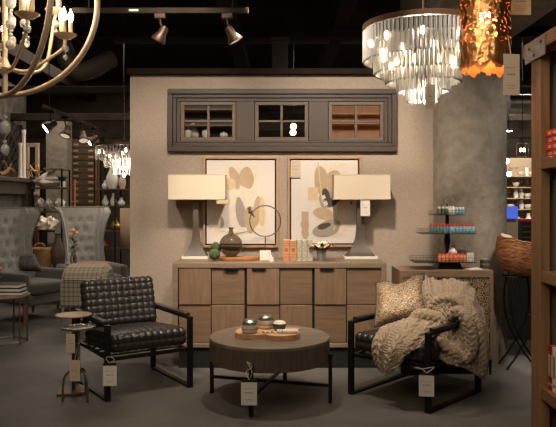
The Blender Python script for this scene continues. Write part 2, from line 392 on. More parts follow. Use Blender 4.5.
b = MB(); b.box(-.085, .085, -.06, .06, 0, .33); b.build('body', 'duct', t, bevel=.006)
b = MB(); b.box(-.095, .095, -.07, .07, .30, .34); b.build('lid', 'duct', t, bevel=.004)
b = MB(); b.cyl((0, 0, .34), (0, 0, 3.9-t.location.z), .015); b.build('hanger_rod', 'beam_black', t)
# ------------------------------------------------------------------ track lights
def head_parts(t, tilt, s=1.0, lens='lens'):
    """spot head hanging below origin (origin at the track)"""
    b = MB(); b.box(-.05*s, .05*s, -.018, .018, -.035, 0); b.build('adapter', 'bronze_dark', t, bevel=.003)
    b = MB(); b.tube([(0, 0, -.03), (0, 0, -.08*s), (.015*s, 0, -.12*s), (.03*s, 0, -.15*s)], .009*s, 8); b.build('arm', 'bronze_dark', t)
    T = Matrix.Translation((.03*s, 0, -.16*s)) @ tilt.to_matrix().to_4x4() @ Matrix.Scale(s*.95, 4)
    b = MB(); b.T = T; b.lathe([(.012, .05), (.03, .045), (.04, .02), (.042, -.03), (.052, -.045), (.075, -.10), (.075, -.115), (.066, -.115), (.06, -.09), (.04, -.06), (.001, -.06)], (0, 0, 0), 24)
    for v in b.v: pass
    h = b.build('lamp_head', 'bronze_dark', t)
    b = MB(); b.T = T; b.lathe([(.062, -.108), (.001, -.104)], (0, 0, 0), 20); b.build('lens', lens, h)
from mathutils import Euler
tr = thing('ceiling_track', 'long dark lighting track running across above the partition', 'track', (-.9, 5.0, 2.86))
b = MB(); b.box(-.62, .68, -.02, .02, -.02, .02); b.build('rail', 'beam_black', tr, bevel=.003)
for x in (-.5, .56):
    b = MB(); b.cyl((x, 0, .02), (x, 0, 1.04), .006, n=8); b.build('hanger_rod', 'black_steel', tr)
b = MB(); b.box(-.20, -.13, -.021, -.0205, -.006, .008); b.build('sticker', 'paper', tr, smooth=0)
for px, sg, lab in ((160, 1, 'bronze track spotlight above the partition, the left one, head tilted left'), (227, -1, 'bronze track spotlight above the partition, the right one, nearer the hanging vent box')):
    t = thing('track_spotlight', lab, 'spotlight', ((px-CX)/F*5.0, 5.0, 2.84))
    head_parts(t, Euler((R(4), R(30*sg), 0)), .8, 'lens_dim')
tr = thing('ceiling_track', 'lighting track running into the distance over the wing chairs', 'track', (-2.95, 9.9, 2.64))
b = MB(); b.box(-.02, .02, -1.5, 1.6, -.02, .02); b.build('rail', 'bronze_dark', tr)
b = MB(); b.cyl((0, -1.2, .02), (0, -1.2, 1.26), .006, n=8); b.build('hanger_rod', 'black_steel', tr)
for x, y, ry, le, lab in ((-2.95, 8.75, 52, 'lens', 'lit spotlight over the wing chairs, leftmost and nearest on the far track'), (-2.95, 9.35, 10, 'lens_dim', 'unlit spotlight just right of the leftmost lit one on the far track'),
                     (-2.95, 10.1, -12, 'lens_dim', 'thin dark spotlight just left of the rightmost head on the far track'), (-2.95, 10.75, 52, 'lens', 'lit spotlight nearest the partition corner on the far track')):
    t = thing('track_spotlight', lab, 'spotlight', (x, y, 2.62)); head_parts(t, Euler((R(-25), R(ry), 0)), 1.1, le)
# ------------------------------------------------------------------ sideboard
SY = 5.85
def sx(px): return (px-CX)/F*SY
def sz(py): return CH-(py-HY)/F*SY
x0, x1, z1, z0 = sx(172.5), sx(386.5), sz(262.9), sz(347.8)
SBZ = z1
t = thing('sideboard', 'long low wooden sideboard with checkerboard door panels under the two pictures', 'sideboard', ((x0+x1)/2, SY+.28, 0))
b = MB(); yb = SY+.57; th = .045
b.box(x0, x1, SY, yb, z1-th, z1); b.box(x0, x1, SY, yb, z0, z0+th*.8); b.box(x0, x0+th, SY, yb, z0+th*.8, z1-th); b.box(x1-th, x1, SY, yb, z0+th*.8, z1-th)
b.box(x0+th, x1-th, yb-.015, yb, z0+th*.8, z1-th)
b.build('carcass', 'oak_frame', t, world=True, bevel=.004)
b = MB(); b.box(x0+th, x1-th, SY+.045, SY+.06, z0+th*.8, z1-th); b.build('back_board', 'black_gap', t, world=True, smooth=0)
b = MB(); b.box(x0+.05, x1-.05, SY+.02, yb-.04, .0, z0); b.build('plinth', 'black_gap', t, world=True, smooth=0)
cols = [(178.5, 211), (211.3, 244.6), (246.6, 279.6), (279.9, 312.6), (314.6, 346.6), (346.9, 381.5)]
rows_ = [(267.6, 304.6), (305.4, 343.2)]
for ci in range(0, 6, 2):
    for k in (0, 1):
        c = cols[ci+k]
        dr = MB(); dx0, dx1 = sx(c[0])+.002, sx(c[1])-.002
        # one door per column, two staggered square panels on it
        dr.box(dx0, dx1, SY+.03, SY+.045, sz(343.2), sz(267.6))
        d = dr.build('door', 'oak_frame', t, world=True, smooth=0)
        for r in (0, 1):
            out = ((ci+k+r) % 2 == 0)
            q = MB(); q.box(dx0+.001, dx1-.001, (SY+.006) if out else (SY+.018), SY+.03, sz(rows_[r][1]), sz(rows_[r][0])-.001)
            q.build('door_panel', 'oak' if out else 'oak_h', d, world=True, bevel=.002)
        if k == (1 if ci == 0 else 0):
            q = MB(); a = {0: (224, 238), 2: (252, 266), 4: (320, 334)}[ci]
            q.box(sx(a[0]), sx(a[1]), SY-.012, SY+.006, sz(269.8), sz(267.9)); q.build('handle', 'black_steel', d, world=True, bevel=.001)
# ------------------------------------------------------------------ pictures
def picture(label, px0, px1, py0, py1, shapes, tagged=False):
    Y = WY-.03
    X0, X1 = (px0-CX)/F*Y, (px1-CX)/F*Y; Z1, Z0 = CH-(py0-HY)/F*Y, CH-(py1-HY)/F*Y
    t = thing('framed_picture', label, 'picture', ((X0+X1)/2, Y, Z0))
    b = MB(); ring_xz(b, X0, X1, Z0, Z1, .022, Y-.012, Y+.027); b.build('frame', 'frame_wood', t, world=True, bevel=.002)
    b = MB(); b.box(X0+.022, X1-.022, Y+.018, Y+.026, Z0+.022, Z1-.022); b.build('backing', 'black_gap', t, world=True, smooth=0)
    i = .036; b = MB(); b.box(X0+i, X1-i, Y-.004, Y+.018, Z0+i, Z1-i)
    mats = ['mat_white', 'wash_tan', 'wash_grey', 'wash_dark', 'wash_pale', 'wash_ochre']
    yy = Y-.0042
    for k, (kind, cx, cy, rx, ry, rot, mi) in enumerate(shapes):
        yy -= .0003; c = P(cx, cy, Y); n = 28; pts = []
        if kind == 'r':
            pts = [(-rx, -ry), (rx, -ry), (rx, ry), (-rx, ry)]
        else:
            for q in range(n):
                a = 2*PI*q/n; wob = 1+.10*math.sin(2*a+k)+.06*math.sin(3*a+2*k)
                pts.append((rx*math.cos(a)*wob, ry*math.sin(a)*wob))
        ca, sa = math.cos(R(rot)), math.sin(R(rot)); s_ = Y/F
        vs = [(c.x+(u*ca-v*sa)*s_, yy, c.z+(u*sa+v*ca)*s_) for u, v in pts]
        b.add(vs, [tuple(range(len(vs)-1, -1, -1))[::-1]], mi)
    b.build('print', mats, t, world=True, smooth=0)
    return t
picture('left abstract print of tan petal shapes in a thin wooden frame', 203, 278.5, 156.5, 247.5, [
    ('r', 240, 180, 17, 14, 0, 4), ('e', 234, 179, 3.6, 12.5, -25, 1) if 0 else ('e', 235, 178, 4.6, 12.5, 22, 1), ('e', 246.5, 178, 7, 11.8, 0, 1), ('e', 229, 184, 7, 6, 20, 5),
    ('r', 250, 213, 16.5, 19, 0, 4), ('e', 219.5, 222.5, 5.4, 5.4, 0, 2), ('e', 231.5, 213, 3, 11, -24, 4), ('r', 216, 225, 4.5, 9, 0, 4), ('e', 241, 213, 4.6, 17, 10, 2),
    ('e', 250, 219, 5.5, 14, -4, 1), ('e', 257, 212, 4.6, 15, -10, 1), ('e', 262, 212, 3.2, 14, 0, 5), ('r', 223.5, 202, 6, 1.7, 0, 5), ('e', 228, 232, 14, .5, -8, 5), ('e', 240, 233, 16, .4, 14, 2)])
picture('right abstract print of grey leaf shapes with dark centre in a thin wooden frame', 287.5, 361.5, 156.5, 247, [
    ('r', 331, 200, 16.5, 37, 0, 4), ('e', 321, 180, 6.5, 15, 6, 1), ('e', 333, 180, 7, 11, -20, 1), ('e', 324, 200, 5, 8, -10, 2), ('e', 336, 192, 9, 8, 25, 1), ('e', 330, 200, 9, 7, 30, 2),
    ('e', 326, 195, 4, 6.5, 30, 3), ('e', 331, 203, 4.4, 4.2, 0, 3), ('e', 334, 200, 5.6, 3.4, 12, 3), ('r', 323.5, 197, 1.8, 1.8, 30, 0), ('r', 325.5, 203.5, 2, 2, 20, 0), ('e', 324, 214, 12, 5.5, -18, 1), ('e', 327, 228.5, 15.2, 7.4, 14, 2),
    ('e', 324, 226, 6.5, 3, 12, 3), ('r', 305, 218, 3.5, 6.5, 0, 1), ('e', 305, 225, 4, 6, 0, 1), ('e', 305, 233, 3.6, 5.6, 0, 1), ('r', 312.8, 193.5, 4.8, 6.3, 0, 5), ('r', 320, 182, .6, 20, 6, 5), ('r', 338, 213, .6, 18, -14, 5), ('r', 351, 203, .7, 1.6, 0, 3)])
# ------------------------------------------------------------------ price tags
def price_tag(label, px0, px1, py0, py1, Y, rz=0, clip=True, string=None, m='paper', cat='price tag', hole=True):
    c = P((px0+px1)/2, py1, Y); wd = (px1-px0)/F*Y; ht = (py1-py0)/F*Y
    t = thing('price_tag', label, cat, c, rz)
    b = MB(); b.box(-wd/2, wd/2, -.001, .001, 0, ht); b.build('card', m, t, smooth=0, bevel=.0008)
    b = MB(); h = ht
    for z, a, hh in ((.66, .36, .012), (.48, .26, .03), (.22, .3, .012), (.16, .2, .01)):
        k = 0; x = -wd*a
        while x < wd*a-.002:
            l = min(random.uniform(.006, .014), wd*a-x); b.box(x, x+l, -.0016, -.001, h*z, h*z+hh*ht*1.2); x += l+.003
    b.build('printing', 'print_grey', t, smooth=0)
    if clip: b = MB(); b.box(-wd/2, wd/2, -.003, .003, ht-.012, ht+.004); b.build('clip', 'black_plastic', t, bevel=.001)
    if string:
        b = MB(); pts = [Matrix.Rotation(-rz, 3, 'Z') @ (Vector(p)-c) for p in string]; b.tube(bez(pts, 8), .0022, 6); b.build('string', 'string', t)
    return t
# ------------------------------------------------------------------ table lamps
def table_lamp(label, pxc, shade_px, base_px, Y, yaw=0):
    c = P(pxc, 0, Y); s = Y/F
    t = thing('table_lamp', label, 'lamp', (c.x, Y, SBZ), 0)
    top, bot = CH+(200-175.2)*s, CH+(200-199.3)*s; top -= SBZ; bot -= SBZ
    w2 = (base_px[1]-base_px[0])/2*s; d2 = min(w2*.62, .085)
    b = MB(); b.box(-w2, w2, -d2, d2, 0, .026); b.build('base', 'white_stone', t, bevel=.003)
    prof = [(.9, .026), (.84, .035), (.62, .075), (.44, .12), (.32, .17), (.25, .23), (.215, .32), (.20, .42), (.19, bot+.02)]
    b = MB(); rows = []
    for k, z in prof:
        a = w2*k; d = min(a*.62, .075) if k > .3 else a*.8; rows.append([(-a, -d, z), (a, -d, z), (a, d, z), (-a, d, z)])
    b.grid(rows, closed=True); b.f.append((3, 2, 1, 0)); b.m.append(0); b.build('stem', 'lamp_stone', t, smooth=25)
    X0, X1 = (shade_px[0]-CX)*s-c.x, (shade_px[1]-CX)*s-c.x; D = .11
    b = MB()
    for e_, k in ((0, 0), (.004, 1)):
        a0, a1, d = X0+e_, X1-e_, D-e_; R_ = [[(a0, -d, z), (a1, -d, z), (a1, d, z), (a0, d, z)] for z in (bot, top)]; b.grid(R_, closed=True)
    b.build('lamp_shade', 'shade', t, smooth=0)
    b = MB(); ring = lambda z: [(X0, -D, z), (X1, -D, z), (X1, D, z), (X0, D, z)]
    b.tube(ring(top), .0035, 6, True); b.tube(ring(bot), .0035, 6, True); b.build('shade_trim', 'paper_tan', t)
    b = MB(); b.cyl((0, 0, bot), (0, 0, top-.03), .008); b.ball((0, 0, bot+.09), .03); b.box(X0, X1, -.003, .003, top-.03, top-.024); b.build('bulb_holder', 'cream', t)
    return t
LY = 6.285
table_lamp('left table lamp with rectangular cream shade beside the smoked glass vase', 196, (170, 226), (182, 208.5), LY)
table_lamp('right table lamp with rectangular cream shade beside the bucket of flowers', 360, (333, 388.5), (343, 376), LY)
price_tag('pale price tag hanging under the shade of the right table lamp', 360.5, 370, 199.5, 216, LY-.10, clip=False)
price_tag('pink price tag on upper corner of the right abstract print', 290.5, 300.5, 161, 177.5, WY-.05, clip=False, m='paper_tan')
price_tag('yellowish paper slip under the shade of the left table lamp', 216.5, 228, 200.2, 203.8, LY-.105, clip=False, m='wash_ochre')
# ------------------------------------------------------------------ on the sideboard
c = P(239, 0, 6.12)
t = thing('serving_board', 'reddish wooden board with a live edge on the sideboard under the glass vase', 'board', (c.x, 6.12, SBZ))
b = MB(); poly = []
for k in range(40):
    a = 2*PI*k/40; poly.append((.19*math.cos(a)*(1+.08*math.sin(3*a)), .115*math.sin(a)*(1+.1*math.sin(2*a+1))))
b.prism(poly, 0, .03); b.build('slab', 'teak', t, bevel=.006)
b = MB(); b.tube([(.02, -.03, .0305), (.10, .0, .0305), (.16, .03, .0305)], .004, 6); b.build('grain_crack', 'bark', t)
c = P(231, 0, 6.13)
t = thing('glass_vase', 'round smoked glass bottle vase with a narrow neck beside the left lamp', 'vase', (c.x, 6.13, SBZ+.031))
s = 6.13/F; rr = 11.7*s
prof = [(.001, 0), (rr*.5, .002)]+[(rr*math.sin(a), rr*1.0-rr*.98*math.cos(a)) for a in [R(v) for v in range(30, 166, 9)]]+[(.022, rr*2.0+.01), (.018, rr*2.0+.035), (.026, rr*2.0+.05)]
b = MB(); b.lathe(prof, (0, 0, 0), 40)
b.lathe([(max(r-.004, .0005), z+.004 if z < rr else z) for r, z in prof][::-1], (0, 0, 0), 40); b.build('body', 'smoke_glass', t, smooth=80)
b = MB(); b.tube(arc((0, 0, rr*2.0+.05), .026, 0, 2*PI-.2, 20, 'xy'), .003, 6, True); b.build('rim', 'smoke_glass', t)
def moss_ball(label, px, py, rpx, Y):
    c = P(px, py, Y); r = rpx*Y/F; b = MB(); n, m = 40, 22; rows = []
    z0 = r*.95
    for i in range(m+1):
        th_ = PI*i/m; row = []
        for k in range(n):
            ph = 2*PI*k/n; d = Vector((math.sin(th_)*math.cos(ph), math.sin(th_)*math.sin(ph), -math.cos(th_)))
            q = d*r*(1+.10*noise.noise(d*6+Vector((px, 0, 0)))+.05*noise.noise(d*17)); row.append(q+Vector((c.x, Y, c.z)))
        rows.append(row)
    b.grid(rows, closed=True); return tag(b.build('moss_ball', 'moss', smooth=80), label, 'ball')
moss_ball('front green moss ball at the end of the wooden board', 214.5, 254.3, 5.6, 6.0)
moss_ball('rear green moss ball between the left lamp and the glass vase', 215.5, 247.2, 5.0, 6.14)
# ring sculpture
c = P(265.3, 0, 6.12); s = 6.12/F
t = thing('ring_sculpture', 'thin metal ring with a small bird on a white block, in front of left print', 'sculpture', (c.x, 6.12, SBZ))
b = MB(); b.box(-.05, .05, -.045, .045, 0, .085); b.build('base', 'white_stone', t, bevel=.004)
rc = CH+(200-221)*s-SBZ; rad = 15.4*s
b = MB(); b.tube([(rad*math.cos(a), .02*math.cos(a), rc+rad*math.sin(a)) for a in [2*PI*k/64 for k in range(64)]], .0055, 8, True); b.build('ring', 'iron', t)
b = MB(); b.cyl((0, 0, .085), (0, 0, rc-rad), .005); b.build('rod', 'iron', t)
bp = Vector((-rad*.98, 0, rc+rad*.45)); b = MB(); b.ball(bp+Vector((0, 0, .02)), .026, 14, sz=.8, sx=.75); b.ball(bp+Vector((-.006, 0, .05)), .015, 12); b.cyl(bp+Vector((-.02, 0, .05)), bp+Vector((-.036, 0, .048)), .005, .001, 8)
b.cyl(bp+Vector((.01, 0, .01)), bp+Vector((.04, 0, -.03)), .012, .004, 8); b.build('bird', 'iron', t)
# candle beside the base
c = P(271.5, 0, 5.99); t = thing('white_candle_holder', 'small white slanted candle stick leaning by the ring sculpture base', 'candle holder', (c.x, 6.0, SBZ))
b = MB(); b.cyl((0, 0, 0), (0, 0, .035), .022, .018, 20); b.build('cup', 'white_stone', t); b = MB(); b.cyl((0, 0, .03), (-.022, 0, .085), .009, n=12); b.build('candle', 'cream', t)
# books between the pictures
def standing_book(px0, px1, py, Y, m, lab, grp=None, depth=.13):
    X0, X1 = (px0-CX)/F*Y+.0008, (px1-CX)/F*Y-.0008; H = (CH-(py-HY)/F*Y)-SBZ
    t = thing('book', lab, 'book', ((X0+X1)/2, Y, SBZ), 0, grp); w_ = (X1-X0)/2
    b = MB(); b.box(-w_, -w_+.0022, 0, depth, 0, H); b.box(w_-.0022, w_, 0, depth, 0, H); b.box(-w_, w_, -.002, .0, 0, H); b.build('cover', m, t, smooth=0, bevel=.0008)
    b = MB(); b.box(-w_+.0022, w_-.0022, .001, depth-.004, .003, H-.003); b.build('page_block', 'page', t, smooth=0)
    b = MB()
    for z in (.18, .3, .72, .84): b.box(-w_, w_, -.003, -.002, H*z, H*z+.004)
    b.box(-w_*.5, w_*.5, -.003, -.002, H*.45, H*.62); b.build('spine_title', 'teak' if 'orange' in m else 'stand_beige', t, smooth=0)
BY = 6.03
standing_book(283.2, 289.6, 240, BY, 'book_orange', 'left of two orange spined books standing on the sideboard')
standing_book(289.8, 296.8, 240.3, BY, 'book_orange', 'right of two orange spined books, touching the floral ones')
standing_book(297, 301.8, 240, BY, 'book_floral', 'floral green and cream book next to the orange books')
standing_book(302, 307, 240.4, BY, 'book_floral', 'middle of the three floral spined books on the sideboard')
standing_book(307.2, 312.6, 240, BY, 'book_floral', 'floral spined book next to the bucket of flowers')
# flower bucket
c = P(321.5, 0, 6.02); s = 6.02/F
t = thing('flower_bucket', 'small galvanised bucket of pale flowers beside the floral books', 'flowers', (c.x, 6.02, SBZ))
b = MB(); b.lathe([(.034, 0), (.046, .095), (.049, .095), (.049, .102), (.044, .102), (.034, .01), (.001, .01)], (0, 0, 0), 28); b.build('bucket', 'galvanised', t)
def blossom(b, c, r, mi=0, n=9):
    for k in range(n):
        a = 2*PI*k/n*2.4; q = .3+.7*(k/n); b.ball(Vector(c)+Vector((math.cos(a)*r*q*.7, math.sin(a)*r*q*.7, r*(.5-q*.5))), r*.42, 8, mi, sz=.6)
for k, (x, z, y) in enumerate([(-.045, .135, -.02), (.015, .155, 0), (.06, .13, -.03), (-.005, .125, -.05), (-.08, .125, 0), (.0, .15, .05)]):
    b = MB(); blossom(b, (x, y, z), .038, n=11); b.build('flower', 'petal_white' if k % 2 else 'petal_pink', t, smooth=80)
def leaf(b, p, d, l, wd, mi=0):
    p = Vector(p); d = Vector(d).normalized(); u = d.cross(Vector((0, 0, 1)));
    u = u.normalized() if u.length > .01 else Vector((1, 0, 0)); n = u.cross(d); rows = []
    for i in range(6):
        f = i/5; wv = wd*math.sin(PI*min(f*.95+.03, 1)); q = p+d*l*f-n*(-.15*l*f*f); rows.append([q-u*wv, q+n*wv*.3, q+u*wv])
    b.grid(rows, mi)
for k in range(12):
    b = MB(); a = 2*PI*k/12; leaf(b, (.03*math.cos(a), .03*math.sin(a), .10), (math.cos(a), math.sin(a)*.6, .35), random.uniform(.07, .13), .018); b.build('leaf', 'leaf', t, solid=.001)
# ------------------------------------------------------------------ coffee table
TC = Vector((-.062, 4.98, 0)); TR = .442; TZ = .46; TB = .292
t = thing('coffee_table', 'round dark wooden drum coffee table on black metal legs in the centre', 'table', TC)
b = MB(); b.lathe([(TR-.006, TB), (TR, TB+.006), (TR, TZ-.022), (.001, TZ-.022)], (0, 0, 0), 96); b.f.append(tuple(range(95, -1, -1))); b.m.append(0); b.build('drum', 'drum_wood', t)
b = MB(); b.lathe([(.001, TZ-.022), (TR, TZ-.022), (TR, TZ-.004), (TR-.004, TZ), (.001, TZ)], (0, 0, 0), 96); b.build('table_top', 'drum_top', t)
angs = [R(v) for v in (164, 344, 255, 75)]
for a in angs:
    T = Matrix.Rotation(a, 4, 'Z'); b = MB(); b.T = T; b.box(TR+.002, TR+.026, -.014, .014, 0, .355); b.build('leg', 'black_steel', t, bevel=.002)
for a in angs[0::2]:
    T = Matrix.Rotation(a, 4, 'Z'); b = MB(); b.T = T; b.box(-TR-.002, TR+.002, -.012, .012, .115+(.0 if a == angs[0] else .002), .137); b.build('cross_bar', 'black_steel', t, bevel=.002)
for a in angs:
    T = Matrix.Rotation(a, 4, 'Z'); b = MB(); b.T = T; b.cyl((TR+.025, 0, .33), (TR+.032, 0, .33), .008, n=12); b.build('bolt', 'black_steel', t)
# board with jars
s5 = 1/F
c = P(268, 331, 4.93); t = thing('cutting_board', 'lobed live edge wooden serving board on the round coffee table', 'board', (c.x, 4.95, TZ), R(-4))
b = MB(); poly = []
out = [(-.235, .02), (-.225, -.085), (-.12, -.13), (-.03, -.115), (-.015, -.10), (.02, -.15), (.12, -.165), (.20, -.12), (.235, -.03), (.20, .06), (.225, .12), (.14, .15), (.04, .14), (-.02, .16), (-.09, .185), (-.15, .12), (-.22, .09)]
poly = [(p.x, p.y) for p in bez([(x, y, 0) for x, y in out+[out[0]]], 5)[:-1]]
b.prism(poly, .0, .04); bo = b.build('slab', 'board_wood', t, bevel=.006)
b = MB(); b.grid([[(x*1.005, y*1.005, z) for x, y in poly] for z in (.004, .014, .026, .035)], closed=True); b.build('bark_edge', 'bark', t)
def jar(label, px, pyb, Y, r, h, body, lid, dome, low=False):
    c = P(px, pyb, Y); t = thing('ceramic_jar', label, 'jar', (c.x, Y, TZ+.041))
    if low:
        b = MB(); b.lathe([(r*.62, 0), (r*.9, h*.35), (r, h*.75), (r*.97, h), (r*.9, h)], (0, 0, 0), 32); b.build('bowl', body, t)
        b = MB(); b.lathe([(r*.9, h*.96), (r*.96, h*1.05), (r*.7, h*1.35), (.001, h*1.5)], (0, 0, 0), 32); b.build('contents', lid, t); return
    b = MB(); b.lathe([(r*.72, 0), (r*.95, h*.2), (r, h*.5), (r*.98, h), (r*.93, h), (r*.9, h*.9), (.001, h*.9)], (0, 0, 0), 36); b.build('body', body, t)
    b = MB(); b.lathe([(r*.86, h*1.0), (r*.95, h*1.04), (r*.9, h*1.04+dome*.45), (r*.62, h*1.04+dome*.85), (.001, h*1.04+dome)], (0, 0, 0), 36); b.build('lid', lid, t)
    b = MB(); b.tube(arc((0, 0, h*.55), r*1.0, 0, 2*PI*(35/36), 35, 'xy'), .0028, 6, True); b.build('glaze_band', 'ceramic_dark', t)
jar('round ceramic jar with pewter lid at the left front of the board', 250, 0, 4.88, .060, .058, 'ceramic', 'pewter', .042)
jar('taller ceramic jar with pewter lid at the back of the board', 266, 0, 5.05, .060, .062, 'ceramic', 'pewter', .042)
jar('dark little bowl with pale filling at right of the board', 279.5, 0, 4.97, .050, .05, 'ceramic_dark', 'cream', 0, True)
c = P(284, 0, 4.86); t = thing('rolled_paper', 'rolled white paper scroll lying across the front of the serving board', 'scroll', (c.x, 4.86, TZ+.041), R(-4))
b = MB(); b.cyl((-.05, 0, .014), (.10, 0, .014), .0135, n=20); b.build('roll', 'cream', t); b = MB(); b.cyl((.1002, 0, .014), (.101, 0, .014), .009, n=16); b.build('roll_end', 'black_plastic', t)
b = MB(); b.tube(arc((-.01, 0, .014), .0145, 0, 2*PI*.96, 20, 'yz'), .002, 6, True); b.build('string', 'print_grey', t)
c = P(270, 0, 4.85); t = thing('bead_strand', 'short strand of pale beads on the serving board left of the scroll', 'beads', (c.x, 4.855, TZ+.041))
for k in range(6): b = MB(); b.ball((-.05+.016*k, .006*math.sin(k*2), .008), .008, 10); b.build('bead', 'cream' if k % 2 else 'pewter', t)
# ------------------------------------------------------------------ armchairs
def quilt_box(hx, hy, hz, cell, r, amp, res=6, crown=0, phase=(0, 0, 0)):
    """rounded box, its faces puffed into square cells"""
    b = MB(); H = (hx, hy, hz); vmap = {}; vs = []; fs = []
    nc = [max(1, round(2*h/cell)) for h in H]; ns = [max(3, n*res) for n in nc]
    def vert(p):
        key = (round(p[0], 5), round(p[1], 5), round(p[2], 5))
        if key in vmap: return vmap[key]
        q = Vector(p); inner = Vector([max(-(H[i]-r), min(H[i]-r, q[i])) for i in range(3)]); d = q-inner
        d = d.normalized() if d.length > 1e-9 else Vector((0, 0, 1)); out_ = inner+d*r; f = 1
        for i in range(3):
            w_ = 1-abs(d[i]); tt = (q[i]+H[i])/(2*H[i])*nc[i]; tt -= math.floor(tt); g = 1-abs(2*tt-1)**3.2; f *= 1-w_*(1-g)*(1 if nc[i] > 1 else 0)
        out_ = out_+d*amp*f
        cr = (1-(q.x/hx)**2)*(1-(q.y/hy)**2); out_.z += crown*cr if q.z > 0 else 0
        vmap[key] = len(vs); vs.append(out_); return vmap[key]
    for ax in range(3):
        a, c_ = [i for i in range(3) if i != ax]
        for sg in (-1, 1):
            for i in range(ns[a]):
                for j in range(ns[c_]):
                    idx = []
                    for di, dj in ((0, 0), (1, 0), (1, 1), (0, 1)):
                        p = [0, 0, 0]; p[ax] = sg*H[ax]; p[a] = -H[a]+2*H[a]*(i+di)/ns[a]; p[c_] = -H[c_]+2*H[c_]*(j+dj)/ns[c_]; idx.append(vert(p))
                    fl = (sg > 0) ^ (ax == 1)
                    fs.append(tuple(idx) if fl else tuple(idx[::-1]))
    b.add(vs, fs); return b
def armchair(label, loc, rz):
    t = thing('leather_armchair', label, 'armchair', loc, rz)
    W2 = .33; AH = .563; D = .72
    for sg in (-1, 1):
        x = W2*sg
        b = MB(); b.box(x-.021, x+.021, -.014, .014, 0, AH-.03); b.build('front_leg', 'black_steel', t, bevel=.002)
        b = MB(); b.box(x-.021, x+.021, D-.014, D+.014, 0, AH-.03); b.build('rear_leg', 'black_steel', t, bevel=.002)
        b = MB(); b.box(x-.021, x+.021, .014, D-.014, 0, .018); b.build('runner', 'black_steel', t, bevel=.002)
        b = MB(); b.box(x-.021, x+.021, -.014, D+.014, AH-.03, AH-.012); b.build('arm_bar', 'black_steel', t, bevel=.002)
        b = MB(); b.box(x-.026, x+.026, .05, D+.01, AH-.012, AH+.012); b.build('arm_pad', 'leather', t, bevel=.006)
        b = MB(); b.box(x-.02*sg-.012, x-.02*sg+.012, .014, D-.014, .285, .31); b.build('side_rail', 'black_steel', t, bevel=.002)
    b = MB(); b.box(-W2+.02, W2-.02, .0, .025, .285, .312); b.build('front_rail', 'black_steel', t, bevel=.002)
    b = MB(); b.box(-W2+.02, W2-.02, D-.02, D+.0, .285, .312); b.build('rear_rail', 'black_steel', t, bevel=.002)
    for k in range(5):
        y = .10+.11*k; b = MB(); b.box(-W2+.03, W2-.03, y, y+.05, .300, .304); b.build('strap', 'leather', t)
    b = quilt_box(.30, .315, .062, .056, .035, .007, 8, .02)
    T = Matrix.Translation((0, .305, .385)) @ Matrix.Rotation(R(-4), 4, 'X'); b.v = [T @ v for v in b.v]; b.build('seat_cushion', 'leather', t, smooth=60)
    b = quilt_box(.30, .058, .19, .053, .035, .008, 8, 0)
    T = Matrix.Translation((0, .660, .612)) @ Matrix.Rotation(R(-16), 4, 'X'); b.v = [T @ v for v in b.v]; b.build('back_cushion', 'leather', t, smooth=60)
    b = MB(); b.T = T; b.box(-.26, .26, .066, .082, -.25, .15); b.build('back_frame', 'black_steel', t, bevel=.004)
    return t
AL = armchair('empty quilted black leather armchair on the left beside the small round tables', (-.9615, 5.078, 0), R(33.5))
AR = armchair('quilted leather armchair on the right under the chunky knit throw', (.79, 4.85, 0), R(-43.4))
# tags on the chairs and table
price_tag('white price tag tied to the front leg of the left armchair', 103, 116.5, 363.8, 386, 4.83, R(4), True, [P(109, 363, 4.83), P(106, 358, 4.85), P(111, 357, 4.86), P(114, 360, 4.84), P(109.8, 363, 4.83)])
price_tag('white price tag hanging on the front leg of the coffee table', 241, 257, 380.3, 405.3, 4.45, 0, True, [P(249, 380, 4.45), P(246, 372, 4.47), P(252, 367, 4.47), P(247, 362, 4.47), P(252, 372, 4.45), P(249, 380, 4.45)])
price_tag('white price tag hanging on the front leg of the right armchair', 419, 434, 373.5, 396.5, 4.54, R(-10), True, [P(427, 373, 4.54), P(420, 368, 4.56), P(414, 367.5, 4.6), P(422, 369, 4.56), P(434, 367, 4.56), P(427, 373, 4.54)])
# ------------------------------------------------------------------ throw blanket
def interp(grid_, u, v):
    def cr(a, b, c, d, t): return .5*((2*b)+(c-a)*t+(2*a-5*b+4*c-d)*t*t+(3*b-a-3*c+d)*t**3)
    def row(r, u):
        n = len(r)-1; x = u*n; i = min(int(x), n-1); t = x-i
        g = lambda k: r[k] if 0 <= k <= n else (r[0]*2-r[1] if k < 0 else r[n]*2-r[n-1])
        return cr(g(i-1), g(i), g(i+1), g(i+2), t)
    m = len(grid_)-1; y = v*m; i = min(int(y), m-1); t = y-i; rs = [row(r, u) for r in grid_]
    g = lambda k: rs[k] if 0 <= k <= m else (rs[0]*2-rs[1] if k < 0 else rs[m]*2-rs[m-1])
    return cr(g(i-1), g(i), g(i+1), g(i+2), t)
def knit_h(x, y):
    """height of a cable-knit surface at cloth position in metres"""
    cw = .062; c = x/cw; k = math.floor(c); f = (c-k)-.5
    if k % 3 != 2:
        ph = 2*PI*y/.085*(1 if k % 2 else -1); h = 0
        for q in (0, PI):
            cx_ = .2*math.sin(ph+q); d = (f-cx_)/.20; z = .62+.38*math.cos(ph+q)
            if abs(d) < 1: h = max(h, z*math.sqrt(1-d*d))
        h *= .016; edge = .008*math.exp(-((abs(f)-.46)/.06)**2)
        st = .0018*abs(math.sin(PI*(y+abs(f)*.03)/.012))
        return h+edge+st
    return .007*abs(math.sin(PI*x/.02))*abs(math.sin(PI*y/.017))+.002
